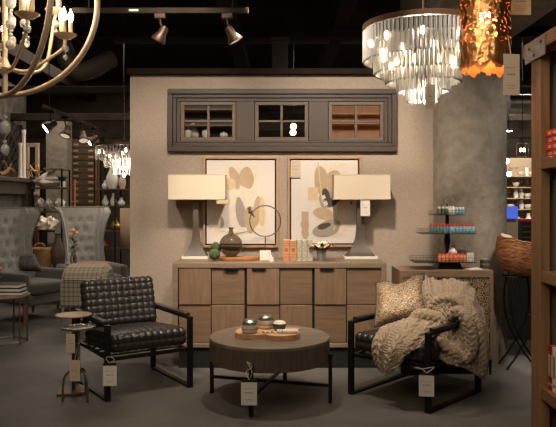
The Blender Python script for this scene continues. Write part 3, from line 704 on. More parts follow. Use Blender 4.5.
def cloth(b, ctrl, nu, nv, lu, lv, amp, fold, seed):
    G = [[P(*p) if not isinstance(p, Vector) else p for p in r] for r in ctrl]; pts = []
    for j in range(nv+1):
        v = j/nv; pts.append([interp(G, i/nu, v) for i in range(nu+1)])
    def disp(pts, fn):
        out_ = []
        for j in range(nv+1):
            row = []
            for i in range(nu+1):
                du = pts[j][min(i+1, nu)]-pts[j][max(i-1, 0)]; dv = pts[min(j+1, nv)][i]-pts[max(j-1, 0)][i]; n = dv.cross(du)
                n = n.normalized() if n.length > 1e-9 else Vector((0, -1, 0))
                row.append(pts[j][i]+n*fn(i/nu, j/nv))
            out_.append(row)
        return out_
    pts = disp(pts, lambda u, v: fold*(noise.noise(Vector((u*3.2+seed, v*1.6, seed)))+.5*math.sin(9*u+3*math.sin(3*v+seed)))*min(1, 8*min(u, 1-u, v, 1-v)+.3))
    S = 1
    pts = disp(pts, lambda u, v: amp*knit_h(u*lu+.013*noise.noise(Vector((u*3, v*3, 5+seed))), v*lv+.01*noise.noise(Vector((u*4, v*4, seed)))))
    pts = disp(pts, lambda u, v: .0045*noise.noise(Vector((u*lu*95, v*lv*95, seed))))
    b.grid(pts)
    return pts
def rope(b, pts, r, n=22, seed=0):
    c = bez([P(*p) for p in pts], 26); L = 0; u = None; rows = []
    for i, p in enumerate(c):
        a = c[max(i-1, 0)]; d = (c[min(i+1, len(c)-1)]-a).normalized(); L += (p-a).length if i else 0
        if u is None: u, _ = frame_of(d)
        u = (u-d*u.dot(d)).normalized(); v = d.cross(u); f = i/(len(c)-1); rr = r*(.35+.65*math.sin(PI*min(max(f, .0), 1))**.5)
        rows.append([p+(u*math.cos(2*PI*k/n)+v*math.sin(2*PI*k/n))*(rr+knit_h(2*PI*k/n*r*1.0+.01, L)*1.4) for k in range(n)])
    b.grid(rows, closed=True)
bl = MB()
A = [[(420, 292, 5.62), (438, 296, 5.56), (456, 300, 5.46), (471, 310, 5.38), (486, 335, 5.30)],
     [(421, 279, 5.46), (438, 280, 5.40), (455, 284, 5.28), (470, 293, 5.14), (483, 313, 5.05)],
     [(423, 290, 5.22), (438, 291, 5.15), (454, 295, 5.03), (469, 303, 4.93), (484, 324, 4.93)],
     [(425, 306, 5.12), (439, 308, 5.04), (453, 312, 4.95), (468, 319, 4.88), (485, 342, 4.88)],
     [(430, 322, 5.05), (442, 326, 4.98), (456, 334, 4.90), (470, 342, 4.82), (487, 358, 4.86)],
     [(434, 342, 4.86), (445, 352, 4.82), (457, 358, 4.80), (472, 363, 4.84), (487, 370, 4.88)],
     [(438, 356, 4.78), (447, 364, 4.78), (460, 366, 4.80), (474, 374, 4.86), (484, 380, 4.92)]]
cloth(bl, A, 190, 230, .62, .95, 1.7, .024, 1.7)
B = [[(408, 318, 5.26), (419, 312, 5.22), (431, 311, 5.18), (444, 315, 5.12)],
     [(396, 324, 5.09), (409, 322, 5.04), (425, 321, 4.98), (441, 327, 4.93)],
     [(381, 331, 4.97), (397, 332, 4.88), (415, 334, 4.79), (430, 340, 4.74)],
     [(374, 344, 4.87), (388, 347, 4.79), (404, 348, 4.70), (418, 348, 4.65)],
     [(375, 357, 4.86), (385, 361, 4.79), (397, 359, 4.71), (407, 354, 4.66)],
     [(380, 366, 4.86), (386, 373, 4.81), (392, 371, 4.75), (397, 364, 4.71)]]
cloth(bl, B, 150, 160, .50, .52, 1.7, .016, 5.1)
rope(bl, [(410, 322, 5.06), (418, 314, 5.03), (430, 315, 5.0), (441, 319, 4.98), (447, 327, 4.97), (440, 334, 4.98)], .030)
rope(bl, [(428, 312, 5.08), (436, 302, 5.08), (450, 298, 5.02), (464, 303, 4.94), (474, 316, 4.87), (480, 334, 4.84), (484, 354, 4.85), (483, 374, 4.90)], .036)
rope(bl, [(448, 318, 4.93), (458, 311, 4.88), (467, 318, 4.82), (472, 334, 4.80), (472, 350, 4.80), (464, 362, 4.80)], .034)
rope(bl, [(436, 340, 4.84), (446, 345, 4.80), (456, 352, 4.78), (462, 362, 4.78)], .026)
blo = bl.build('knit_throw', 'knit', smooth=180, solid=.006)
tag(blo, 'chunky cream cable knit throw draped over the right armchair', 'blanket')
# ------------------------------------------------------------------ brocade pillow
def pillow(name, label, cat, corners, th_, m, pipem=None, chop=.0, n=28, pinch=.06):
    c00, c10, c11, c01 = corners           # bottom-left, bottom-right, top-right, top-left
    nrm = ((c10-c00).cross(c01-c00)).normalized(); cen = (c00+c10+c11+c01)/4
    def pt(u, v, sgn):
        a, b_ = 2*u-1, 2*v-1
        p = (c00*(1-u)+c10*u)*(1-v)+(c01*(1-u)+c11*u)*v
        k = pinch; p = p+(cen-p)*(k*((1-a*a)*abs(b_)**3+(1-b_*b_)*abs(a)**3))
        p = p-(c01-c00)*(chop*max(0, 1-(a/.55)**2)*max(0, b_)**2)
        h = th_*(max(0, 1-a**4)**.5)*(max(0, 1-b_**4)**.5)*(1-.25*chop*8*max(0, 1-(a/.4)**2)*max(0, b_))
        return p+nrm*h*sgn+nrm*.006*noise.noise(Vector((u*5, v*5, sgn*3)))*(1-a*a)*(1-b_*b_)
    t = thing(name, label, cat, min((pt(.5, 0, 0), cen), key=lambda q: q.z))
    b = MB()
    for sg in (1, -1): b.grid([[pt(i/n, j/n, sg) for i in range(n+1)] for j in range(n+1)])
    b.build('pillow_body', m, t, world=True, smooth=80)
    ed = [pt(i/n, 0, 0) for i in range(n)]+[pt(1, j/n, 0) for j in range(n)]+[pt(1-i/n, 1, 0) for i in range(n)]+[pt(0, 1-j/n, 0) for j in range(n)]
    if pipem: b = MB(); b.tube(ed, .007, 8, True); b.build('piping', pipem, t, world=True, smooth=80)
    return t
pillow('throw_pillow', 'brown and gold brocade pillow with dark piping on the right armchair', 'pillow',
       [P(374, 327, 5.14), P(427, 313, 5.10), P(424, 273.5, 5.34), P(376, 283, 5.40)], .055, 'brocade', 'piping', chop=.13)
# ------------------------------------------------------------------ carved chest
Y = 5.62; s = Y/F
X0, X1 = (400-CX)*s, (493.5-CX)*s; ZT = CH-(270.5-HY)*s; Z0 = .13
t = thing('carved_chest', 'tan chest with an ornate carved scroll front beside the concrete column', 'chest', ((X0+X1)/2, Y+.2, 0))
b = MB(); YB = 6.03
b.box(X0, X1, Y, YB, ZT-.03, ZT); b.build('top_board', 'chest_wood', t, world=True, bevel=.003)
b = MB(); b.box(X0, X1, Y+.02, YB, Z0, ZT-.03); b.build('body', 'chest_wood', t, world=True, smooth=0)
b = MB(); ring_xz(b, X0, X1, Z0, ZT-.03, .028, Y, Y+.02); b.build('front_frame', 'chest_wood', t, world=True, bevel=.002)
b = MB(); px0, px1, pz0, pz1 = X0+.028, X1-.028, Z0+.028, ZT-.058
b.box(px0, px1, Y+.012, Y+.0201, pz0, pz1); gp = b.build('front_panel', 'carve_ground', t, world=True, smooth=0)
b = MB(); nx, nz = 15, 13; cw, chh = (px1-px0)/nx, (pz1-pz0)/nz
for i in range(nx):
    for j in range(nz):
        cx_, cz_ = px0+(i+.5)*cw, pz0+(j+.5)*chh; sg = 1 if (i+j) % 2 else -1; R0 = min(cw, chh)*.50
        a0 = random.uniform(0, 6.28)
        b.tube([(cx_+sg*R0*(1-.8*q/18)*math.cos(a0+q*.5), Y+.011, cz_+R0*(1-.8*q/18)*math.sin(a0+q*.5)) for q in range(19)], .0042, 5)
        for q in range(4):
            a = a0+q*1.6+.8; p = Vector((cx_+R0*.98*math.cos(a), Y+.011, cz_+R0*.98*math.sin(a))); d = Vector((math.cos(a+.9), 0, math.sin(a+.9)))
            b.tube([p, p+d*.009, p+d*.017], [.0025, .005, .0015], 5)
b.build('carving', 'carve_gold', gp, world=True, smooth=80)
for x in (X0+.02, X1-.02):
    for y in (Y+.02, YB-.03):
        b = MB(); b.cyl((x, y, Z0), (x, y, 0), .012, .009, 10); b.build('leg', 'black_steel', t, world=True)
CZ = ZT
# ------------------------------------------------------------------ tiered stand on the chest
TY = 5.80; ts = TY/F
c = P(448, 0, TY); t = thing('tiered_stand', 'three tier wire display stand on the carved chest', 'stand', (c.x, TY, CZ)); tx = c.x
tiers = [(260.5-3, 412, 472), (229.5, 419, 473), (212.5-1.5, 430, 463)]
b = MB(); b.prism([(-.11, 0), (.11, 0), (.085, .05), (-.085, .05)], -.075, .075, 'y'); b.build('base', 'black_steel', t, bevel=.004)
tz = []
for k, (py, a, d) in enumerate(tiers):
    z = CH-(py+4-HY)*ts-CZ; xa, xb = (a-CX)*ts-tx, (d-CX)*ts-tx; dd = (.13, .11, .075)[k]; z = max(z, .052) if k == 0 else z; tz.append((z, xa, xb, dd))
    b = MB(); b.box(xa, xb, -dd, dd, z, z+.005); b.build('tray', 'black_steel', t, bevel=.001)
    for zz in (z+.022, z+.040):
        b = MB(); b.tube([(xa, -dd, zz), (xb, -dd, zz), (xb, dd, zz), (xa, dd, zz)], .0018, 6, True)
        if zz > z+.03:
            n = 16
            for q in range(n+1):
                x = xa+(xb-xa)*q/n
                for y in (-dd, dd): b.cyl((x, y, z), (x, y, zz), .0012, n=5)
        b.build('wire_rail', 'iron', t)
b = MB()
b.lathe([(.02, .05), (.026, tz[1][0]*.4), (.014, tz[1][0]*.5), (.028, tz[1][0]*.8), (.02, tz[1][0]), (.016, tz[2][0]), (.008, tz[2][0]+.02), (.006, tz[2][0]+.10)], (0, .03, 0), 16); b.build('post', 'black_steel', t)
b = MB(); b.tube([(.03*math.cos(a), .03, tz[2][0]+.125+.03*math.sin(a)) for a in [2*PI*k/20 for k in range(20)]], .003, 6, True); b.build('ring_handle', 'iron', t)
def mini_jar(name, x, y, z, r, h, m, lid, label, grp, cat='jar'):
    r *= 1.12; h *= 1.22; t = thing(name, label, cat, (tx+x, TY+y, CZ+z+.0055), 0, grp)
    b = MB(); b.lathe([(r*.9, 0), (r, .003), (r, h*.72), (r*.8, h*.78)], (0, 0, 0), 14); b.build('body', m, t)
    b = MB(); b.cyl((0, 0, h*.78), (0, 0, h), r*.86, n=14); b.build('lid', lid, t); return t
z, xa, xb, dd = tz[2]
protos = {}
def row_of(protos_key, name, mk, xs, y, z, lab, grp, cat='jar', r=.012, h=.05):
    for x in xs:
        if protos_key in protos: o = dup(protos[protos_key], (tx+x, TY+y, CZ+z+.0055))
        else: protos[protos_key] = mini_jar(name, x, y, z, r, h, mk[0], mk[1], lab, grp, cat)
fr = lambda a, b_, n: [a+(b_-a)*i/(n-1) for i in range(n)]
row_of('t1a', 'small_jar', ('jar_green', 'lid_white'), fr(-.09, -.028, 3), -.05, tz[2][0], 'small green jar with white lid at left of the top tier', 'green jars on the top tier', r=.014, h=.055)
row_of('t1b', 'small_jar', ('cream', 'lid_white'), fr(.0, .028, 2), -.05, tz[2][0], 'small cream jar in the middle of the top tier', 'cream jars on the top tier', r=.013, h=.058)
row_of('t1c', 'small_jar', ('aqua', 'lid_white'), fr(.058, .112, 3), -.05, tz[2][0], 'small pale blue jar at right of the top tier', 'blue jars on the top tier', r=.013, h=.052)
row_of('t2a', 'small_jar', ('teal', 'lid_red'), fr(-.165, -.03, 6), -.085, tz[1][0], 'small teal jar with red lid on left half of the middle tier', 'teal jars on the middle tier', r=.0125, h=.06)
row_of('t2b', 'small_jar', ('aqua', 'lid_red'), fr(.0, .19, 8), -.085, tz[1][0], 'small light blue jar with red lid on right half of the middle tier', 'blue jars on the middle tier', r=.0125, h=.062)
row_of('t2c', 'small_jar', ('jar_navy', 'lid_red'), fr(-.15, .18, 10), -.05, tz[1][0], 'dark jar with red lid in the rear row of the middle tier', 'dark jars at the back of the middle tier', r=.012, h=.066)
row_of('t3a', 'wrapped_soap', ('candy_orange', 'candy_orange'), fr(-.10, .11, 8), -.105, tz[0][0], 'little orange wrapped soap at the front of the bottom tier', 'orange soaps on the bottom tier', 'soap', r=.014, h=.05)
row_of('t3b', 'wrapped_soap', ('candy_orange', 'lid_red'), fr(-.09, .10, 7), -.07, tz[0][0], 'orange soap with red cap behind the front row on the bottom tier', 'red capped soaps on the bottom tier', 'soap', r=.014, h=.058)
t = thing('glass_bottle', 'white frosted bottle standing among orange soaps on the bottom tier', 'bottle', (tx+.035, TY-.02, CZ+tz[0][0]+.0055))
b = MB(); b.lathe([(.03, 0), (.036, .01), (.036, .085), (.016, .105), (.016, .12)], (0, 0, 0), 24); b.build('body', 'white_glaze', t)
b = MB(); b.cyl((0, 0, .12), (0, 0, .14), .019, n=20); b.build('stopper', 'galvanised', t)
t = thing('dark_mug', 'dark mug with handle beside the white bottle on the bottom tier', 'mug', (tx+.11, TY-.02, CZ+tz[0][0]+.0055))
b = MB(); b.lathe([(.028, 0), (.034, .01), (.034, .095), (.031, .095), (.028, .01), (.001, .01)], (0, 0, 0), 24); b.build('body', 'ceramic_dark', t)
b = MB(); b.tube(bez([(.033, 0, .02), (.06, 0, .035), (.06, 0, .07), (.033, 0, .082)], 6), .005, 8); b.build('handle', 'ceramic_dark', t)
t = thing('info_card', 'small white card at the right end of the bottom tier', 'card', (tx+.175, TY-.06, CZ+tz[0][0]+.0055), R(-15))
b = MB(); b.box(-.028, .028, -.002, .002, 0, .075); b.build('card', 'paper', t, smooth=0); b = MB(); b.box(-.018, .018, -.0026, -.002, .03, .034); b.box(-.018, .018, -.0026, -.002, .045, .049); b.build('printing', 'print_grey', t, smooth=0)
b = MB(); T0 = P(474, 0, 5.70)
b.add([(T0.x-.06, 5.64, CZ+.001), (T0.x+.06, 5.64, CZ+.001), (T0.x+.05, 5.76, CZ+.001), (T0.x-.09, 5.74, CZ+.001), (T0.x-.055, 5.645, CZ+.012), (T0.x+.05, 5.65, CZ+.014), (T0.x+.04, 5.75, CZ+.016), (T0.x-.08, 5.735, CZ+.01)],
      [(3, 2, 1, 0), (4, 5, 6, 7), (0, 1, 5, 4), (1, 2, 6, 5), (2, 3, 7, 6), (3, 0, 4, 7)])
tag(b.build('folded_napkin', 'white_cloth', bevel=.004), 'folded white napkin lying on the chest in front of the tiered stand', 'napkin')
for k, lab in enumerate(('lower little silver tin at the right end of the chest', 'upper little silver tin stacked at the right end of the chest')):
    c = P(485, 0, 5.80); t = thing('round_tin', lab, 'tin', (c.x, 5.80, CZ+.001+k*.041))
    b = MB(); b.cyl((0, 0, 0), (0, 0, .028), .042, n=28); b.build('body', 'ceramic_dark', t, bevel=.002); b = MB(); b.cyl((0, 0, .028), (0, 0, .040), .043, n=28); b.build('lid', 'galvanised', t, bevel=.002)
# ------------------------------------------------------------------ small round tables
def accent_square():
    c = P(72, 0, 5.10); t = thing('accent_table', 'small round tan topped table on a square bronze foot left of the armchair', 'side table', (c.x, 5.14, 0))
    z = CH-(314.3-HY)/F*5.14; r = 17.8/F*5.14
    b = MB(); b.lathe([(.001, z-.012), (r-.008, z-.012), (r, z-.006), (r, z), (.001, z)], (0, 0, 0), 48); b.build('table_top', 'tan_top', t)
    b = MB(); b.cyl((0, 0, .02), (0, 0, z-.012), .013, n=16); b.build('pole', 'iron', t)
    b = MB(); b.cyl((0, 0, z*.50), (0, 0, z*.62), .022, n=16); b.build('collar', 'gold_metal', t)
    b = MB(); b.T = Matrix.Rotation(R(14), 4, 'Z'); b.box(-.115, .115, -.115, .115, 0, .02); b.build('foot', 'bronze_plate', t, bevel=.003)
accent_square()
def accent_arch():
    Y = 4.93; c = P(78.7, 0, Y); t = thing('accent_table', 'small hammered silver table on arched iron legs left of the armchair', 'side table', (c.x, Y, 0))
    z = CH-(327-HY)/F*Y; r = 16.6/F*Y
    b = MB(); b.lathe([(.001, z-.012), (r-.004, z-.010), (r, z+.004), (r-.006, z+.004), (r-.012, z-.003), (.001, z-.004)], (0, 0, 0), 48); b.build('table_top', 'silver_hammered', t)
    b = MB(); b.cyl((0, 0, .19), (0, 0, z-.012), .011, n=16); b.build('pole', 'silver_hammered', t)
    b = MB(); b.cyl((0, 0, .19), (0, 0, .23), .02, n=16); b.build('hub', 'iron', t)
    for k in range(3):
        a = R(200+k*120); d = Vector((math.cos(a), math.sin(a), 0)); b = MB()
        b.tube(bez([d*.008+Vector((0, 0, .2)), d*.05+Vector((0, 0, .215)), d*.09+Vector((0, 0, .19)), d*.108+Vector((0, 0, .13)), d*.112+Vector((0, 0, .0))], 8), .008, 10); b.build('leg', 'iron', t)
accent_arch()
price_tag('upper price tag hanging below the hammered silver table', 66, 75, 334, 353, 4.80, 0, False, [P(70.5, 334, 4.80), P(72, 329, 4.86)], m='paper_tan')
price_tag('lower price tag hanging on the pole of the small round tables', 69.5, 80, 360, 381.2, 4.82, 0, False, [P(75, 360, 4.82), P(77, 348, 4.9)], m='paper_tan')
# ------------------------------------------------------------------ wing chairs
def wing_chair(label, loc, rz, fab, seatm):
    """local: x across, y backwards, seat opens to -y"""
    t = thing('wing_chair', label, 'armchair', loc, rz)
    H = 1.36; n = 22; m = 26; rows = []
    def half_w(z): # half-width of the back incl. wings at height z
        f = (z-.40)/(H-.40); return .33+.06*math.sin(PI*f*.9-.6)*(f > .18)+.05*f
    bt = [(-.12, .62), (0, .62), (.14, .62), (-.07, .76), (.07, .76), (-.15, .76), (.15, .76), (-.14, .90), (0, .90), (.14, .90), (-.07, 1.04), (.07, 1.04), (-.14, 1.18), (0, 1.18), (.14, 1.18)]
    def shell(off):
        rr = []
        for j in range(m*2+1):
            z = .38+(H-.38)*j/(m*2); row = []; fz = (z-.38)/(H-.38)
            for i in range(n*2+1):
                u = i/n-1; hw = .19+.06*((fz-.42)/.5)**2; a = abs(u)
                if a < .62: x = u/.62*hw; y = .36+.15*(z-.4)
                else:
                    q = (a-.62)/.38; dep = .30-.17*math.sin(min(1, fz*1.05)*PI)*.9; 
                    dep *= max(.12, min(1, (H+.02-z)/.10)**.5) if z > H-.10 else 1
                    x = math.copysign(hw+.035*q+.035*q*fz*fz, u); y = .36+.15*(z-.4)-dep*q
                d = 0
                if off < 0:
                    for bx_, bz_ in bt: d += .030*math.exp(-(((x-bx_)**2+(z-bz_)**2)/.0016))
                zz = z if j < m*2 else z-.0
                if a >= .62: row.append((x+math.copysign(off, u)*1.0*((a-.62)/.38 if a < .75 else 1), y+off*(.0 if a > .75 else 1), zz))
                else: row.append((x, y+off+d, zz))
            rr.append(row)
        return rr
    o_, i_ = shell(.035), shell(-.035); b = MB()
    b.grid(o_); b.grid([r[::-1] for r in i_])
    edge = lambda A_, B_: b.grid([A_, B_])
    edge(o_[-1], i_[-1]); edge([r[0] for r in o_], [r[0] for r in i_]); edge([r[-1] for r in o_], [r[-1] for r in i_])
    b.build('wing_back', fab, t, smooth=60)
    for bx_, bz_ in bt:
        b = MB(); b.ball((bx_, .36+.15*(bz_-.4)-.02, bz_), .011, 8); b.build('button', fab, t)
    b = MB(); b.tube([tuple(Vector(p)) for p in [i_[k][0] for k in range(0, m*2+1, 2)]+[i_[-1][k] for k in range(2, n*2-1, 3)]+[i_[k][-1] for k in range(m*2, -1, -2)]], .008, 6); b.build('welt', 'cushion_grey' if fab == 'grey_linen' else 'grey_linen', t)
    for sg in (-1, 1):
        b = MB(); b.box(min(.27*sg, .37*sg), max(.27*sg, .37*sg), -.36, .36, .24, .60); b.build('arm', seatm, t, bevel=.04, seg=4)
        b = MB(); ys = [-.34+k*.03 for k in range(23)]
        for k, y in enumerate(ys): b.ball((.372*sg, y, .265), .006, 6)
        for k in range(10): b.ball((.372*sg, -.34, .28+k*.03), .006, 6)
        b.build('nailhead_trim', 'nailhead', t)
    b = MB(); b.box(-.29, .29, -.37, .36, .22, .34); b.build('seat_frame', seatm, t, bevel=.02)
    b = MB(); b.box(-.285, .285, -.40, .33, .34, .48); b.build('seat_cushion', seatm, t, bevel=.045, seg=4)
    for x in (-.33, .33):
        for y in (-.32, .32): b = MB(); b.cyl((x, y, .24), (x*1.04, y*1.06, 0), .024, .014, 12); b.build('leg', 'leg_wood', t)
    return t
wing_chair('grey tufted wing chair nearest the left edge, angled, holding a patterned cushion', (-3.06, 8.30, 0), R(60), 'grey_velvet', 'dark_linen')
wing_chair('pale grey tufted wing chair behind the plaid bench, facing forward', (-2.50, 9.05, 0), R(36), 'grey_velvet', 'dark_linen')
pillow('throw_pillow', 'dark patterned cushion on the seat of the left wing chair', 'pillow', [P(19, 270, 8.15), P(43, 271, 8.0), P(35, 254, 8.25), P(20, 257, 8.35)], .06, 'cushion_grey')
# plaid bench
t = thing('plaid_bench', 'plaid upholstered rounded bench between the wing chairs', 'bench', (-2.09, 7.62, 0), R(0))
PB = .585
b = MB(); rows = []
for i in range(25):
    u = i/24; x = -.30+.50*u; row = []
    rr = .155*(1-max(0, abs(2*u-1)-.75)**2*6)
    for k in range(25):
        a = PI*k/24; row.append((x, -.26*math.cos(a)*(rr/.155), PB+(rr*1.0)*math.sin(a)))
    rows.append(row)
b.grid(rows); b.add([p for p in rows[0]], [tuple(range(25))]); b.add([p for p in rows[-1]], [tuple(range(24, -1, -1))]); b.build('padded_top', 'plaid', t, smooth=60)
b = MB(); b.box(-.29, .19, -.25, .25, .30, PB); b.build('apron', 'plaid', t, bevel=.01)
for x in (-.27, .17):
    for y in (-.22, .22): b = MB(); b.cyl((x, y, .30), (x, y, 0), .018, .014, 12); b.build('leg', 'galvanised', t)
# small table in front of chair 2 with vase of flower
t = thing('pedestal_table', 'round wooden pedestal table behind the plaid bench', 'side table', (P(87, 0, 8.15).x, 8.2, 0))
b = MB(); b.lathe([(.001, .67), (.25, .67), (.26, .68), (.26, .695), (.001, .695)], (0, 0, 0), 36); b.build('table_top', 'teak', t); b = MB(); b.cyl((0, 0, .02), (0, 0, .67), .02, n=14); b.build('pole', 'iron', t); b = MB(); b.cyl((0, 0, 0), (0, 0, .02), .15, n=28); b.build('foot', 'iron', t)
def flower_stem(name, label, x, y, z, h, m, r=.03):
    t = thing(name, label, 'flowers', (x, y, z))
    b = MB(); b.lathe([(.03, 0), (.04, .03), (.032, h*.25), (.02, h*.36), (.024, h*.38), (.02, h*.38), (.016, h*.34), (.001, .02)], (0, 0, 0), 20); b.build('vase', 'clear_glass', t)
    b = MB(); b.tube([(0, 0, .02), (.01, 0, h*.5), (-.01, 0, h*.85)], .005, 6); b.build('stem', 'leaf', t)
    for k in range(9):
        a = k*2.4; b = MB(); leaf(b, (0, 0, h*(.35+.05*k)), (math.cos(a), math.sin(a), .5), .07, .02); b.build('leaf', 'leaf', t, solid=.002)
    for q in ((-.03, 0, h*.86), (.025, .01, h*.9), (-.005, -.02, h*.98)): b = MB(); blossom(b, q, r); b.build('flower', m, t, smooth=80)
flower_stem('flower_vase', 'tall vase with a peach flower in front of the pale wing chair', P(73.5, 0, 8.15).x, 8.15, .696, .40, 'petal_pink', .045)
# ------------------------------------------------------------------ left side table with books
Y = 6.9; c = P(6, 0, Y); t = thing('hexagonal_table', 'low stone topped side table on thin bronze legs at left edge', 'side table', (c.x, Y, 0))
z = CH-(294-HY)/F*Y; pts = [(.24*math.cos(R(30+60*k)), .24*math.sin(R(30+60*k))) for k in range(6)]
b = MB(); b.prism(pts, z-.025, z); b.build('table_top', 'tan_top', t, bevel=.004)
for k in range(6):
    b = MB(); x, y = pts[k]; x *= .86; y *= .86; b.cyl((x, y, 0), (x, y, z-.025), .009, n=8); b.build('leg', 'iron', t)
b = MB(); b.tube([(x*.86, y*.86, .02) for x, y in pts], .008, 8, True); b.build('base_ring', 'iron', t)
TZ2 = z+.0005
for k, (lab, m) in enumerate((('bottom book of the stack on the low left side table', 'book_dark'), ('middle book of the stack on the low left side table', 'book_dark'), ('top book of the stack on the low left side table', 'book_dark'))):
    c = P(11, 0, 6.85); t = thing('book', lab, 'book', (c.x-.01*k, 6.86, TZ2+k*.038), R(3-4*k))
    b = MB(); b.box(-.135, .135, -.10, .10, 0, .005); b.box(-.135, .135, -.10, .10, .031, .036); b.box(-.135, -.131, -.10, .10, .005, .031); b.build('cover', m, t, smooth=0, bevel=.001)
    b = MB(); b.box(-.130, .13, -.096, .096, .0055, .0305); b.build('page_block', 'page', t, smooth=0)
flower_stem('flower_vase', 'small bud vase with pink flowers beside the book stack at left edge', P(-3, 0, 6.93).x, 6.93, TZ2, .28, 'petal_pink', .035)
# ------------------------------------------------------------------ fireplace and left background
MX = -3.94
t = thing('fireplace', 'dark fireplace surround with a deep mantel shelf at the far left', 'fireplace', (MX-.2, 10.0, 0))
b = MB(); b.box(MX-.5, MX, 8.9, 11.1, 1.735, 1.80); b.build('mantel_shelf', 'mantel', t, world=True, bevel=.01)
b = MB(); b.box(MX-.5, MX-.05, 9.0, 11.0, 1.545, 1.735); b.build('frieze', 'mantel', t, world=True, bevel=.01)
b = MB(); b.box(MX-.5, MX-.12, 9.1, 10.9, 0, 1.545); b.build('stone_surround', 'stone_dark', t, world=True)
b = MB(); b.box(MX-.5, MX-.04, 10.72, 10.95, 0, 1.545); b.build('pilaster', 'mantel', t, world=True, bevel=.008)
struct(MB().box(-5.5, MX-.5, 8.0, 11.9, 0, 3.4).build('wall_chimney', 'stone_dark', smooth=0))
b = MB(); nn = 14
t = thing('twig_hanging', 'dark woven twig hanging on the chimney wall above the mantel', 'wall hanging', (MX-.45, 10.7, 1.9))
for k in range(14):
    y = 10.1+k*.10; b = MB(); b.tube([(MX-.40+.03*math.sin(k+q), y+.05*math.sin(q*1.1+k), 1.95+q*.085) for q in range(10)], .028, 6); b.build('twig', 'twig', t, world=True)
t = thing('driftwood_ornament', 'piece of brown driftwood lying on the mantel at left edge', 'ornament', (MX-.18, 10.2, 1.8))
b = MB(); b.tube(bez([(0, -.25, .04), (.0, -.05, .06), (0, .12, .13), (0, .3, .10)], 6), .035, 8); b.build('trunk', 'driftwood', t)
b = MB(); b.tube([(0, .08, .1), (0, .0, .2), (0, -.06, .24)], .02, 8); b.build('branch', 'driftwood', t); b = MB(); b.tube([(0, .15, .11), (0, .2, .22)], .015, 8); b.build('branch', 'driftwood', t)
for k, (px, top, lab) in enumerate(((20.2, 143, 'shorter white fluted pillar candle stick on the mantel'), (23.8, 130, 'taller white fluted pillar candle stick on the mantel'))):
    Yc = 10.35+.14*k; c = P(px, 0, Yc); H = CH+(200-top)/F*Yc-1.8; t = thing('white_pillar', lab, 'candlestick', (c.x, Yc, 1.801))
    b = MB(); b.lathe([(.035, 0), (.03, .03), (.026, H*.9), (.032, H*.93), (.03, H)], (0, 0, 0), 16); b.build('shaft', 'cream', t)
    b = MB(); b.cyl((0, 0, 0), (0, 0, .012), .045, n=20); b.build('foot', 'cream', t)
Yc = 10.75; c = P(34, 170.5, Yc); t = thing('orb_sculpture', 'openwork gold orb ornament at the right end of the mantel', 'ornament', (c.x, Yc, 1.801))
for k in range(4):
    rt = Euler((R(25*k), R(40*k+10), R(45*k))).to_matrix(); b = MB(); b.tube([rt @ Vector((.115*math.cos(a), .115*math.sin(a), 0))+Vector((0, 0, .128)) for a in [2*PI*q/28 for q in range(28)]], .010, 8, True); b.build('hoop', 'gold_metal', t)
# framed opening (gold frame mirror leaning)
t = thing('gold_mirror', 'gold framed mirror leaning behind the mantel orb', 'mirror', P(33, 180, 11.6))
Yf = 11.6; X0, X1 = (25-CX)/F*Yf, (39-CX)/F*Yf; b = MB(); b.box(X0+.02, X0+.08, Yf, Yf+.05, 0, 1.55); b.box(X1-.08, X1-.02, Yf, Yf+.05, 0, 1.55); b.build('stand_leg', 'leg_wood', t, world=True)
b = MB(); ring_xz(b, X0, X1, CH+(200-196)/F*Yf, CH+(200-143)/F*Yf, .07, Yf, Yf+.04); b.build('frame', 'champagne', t, world=True, bevel=.008)
b = MB(); b.box(X0+.07, X1-.07, Yf+.02, Yf+.03, CH+.2, CH+(200-147)/F*Yf); b.build('glass', 'black_gap', t, world=True, smooth=0)
# concrete pier
Yp = 12.2; struct(MB().box((46-CX)/F*Yp, (67-CX)/F*Yp, Yp, Yp+.3, 0, CH+(200-137)/F*Yp+.3).build('wall_pier', 'concrete', smooth=0))
# card catalogue cabinet
Yk = 12.6; X0, X1 = (67.5-CX)/F*Yk, (99-CX)/F*Yk; ZT = CH+(200-138)/F*Yk
t = thing('drawer_cabinet', 'tall dark apothecary cabinet with two columns of labelled drawers', 'cabinet', ((X0+X1)/2, Yk+.2, 0))
b = MB(); b.box(X0, X1, Yk+.02, Yk+.4, 0, ZT); b.build('body', 'catalog', t, world=True, bevel=.006)
for k in range(11):
    for q in range(2):
        xa = X0+.03+q*(X1-X0-.03)/2; xb = xa+(X1-X0-.09)/2; zb = ZT-.06-(k+1)*.118
        b = MB(); b.box(xa, xb, Yk, Yk+.02, zb, zb+.105); d = b.build('drawer', 'catalog', t, world=True, bevel=.004)
        b = MB(); b.box((xa+xb)/2-.045, (xa+xb)/2+.045, Yk-.006, Yk, zb+.04, zb+.075); b.build('label_plate', 'label_plate', d, world=True, bevel=.002)
# orange ladder-like chair back
t = thing('wooden_ladder', 'orange wooden ladder leaning beside the apothecary cabinet', 'ladder', P(73, 240, 11.9))
for px in (70.5, 75): b = MB(); b.tube([P(px-1, 285, 11.6), P(px, 180, 12.2)], .022, 8); b.build('rail', 'orange_wood', t, world=True)
for k in range(6): b = MB(); f = .15+k*.16; b.tube([P(69.6+f, 285-105*f, 11.6+.6*f), P(74.2+f, 285-105*f, 11.6+.6*f)], .014, 8); b.build('rung', 'orange_wood', t, world=True)
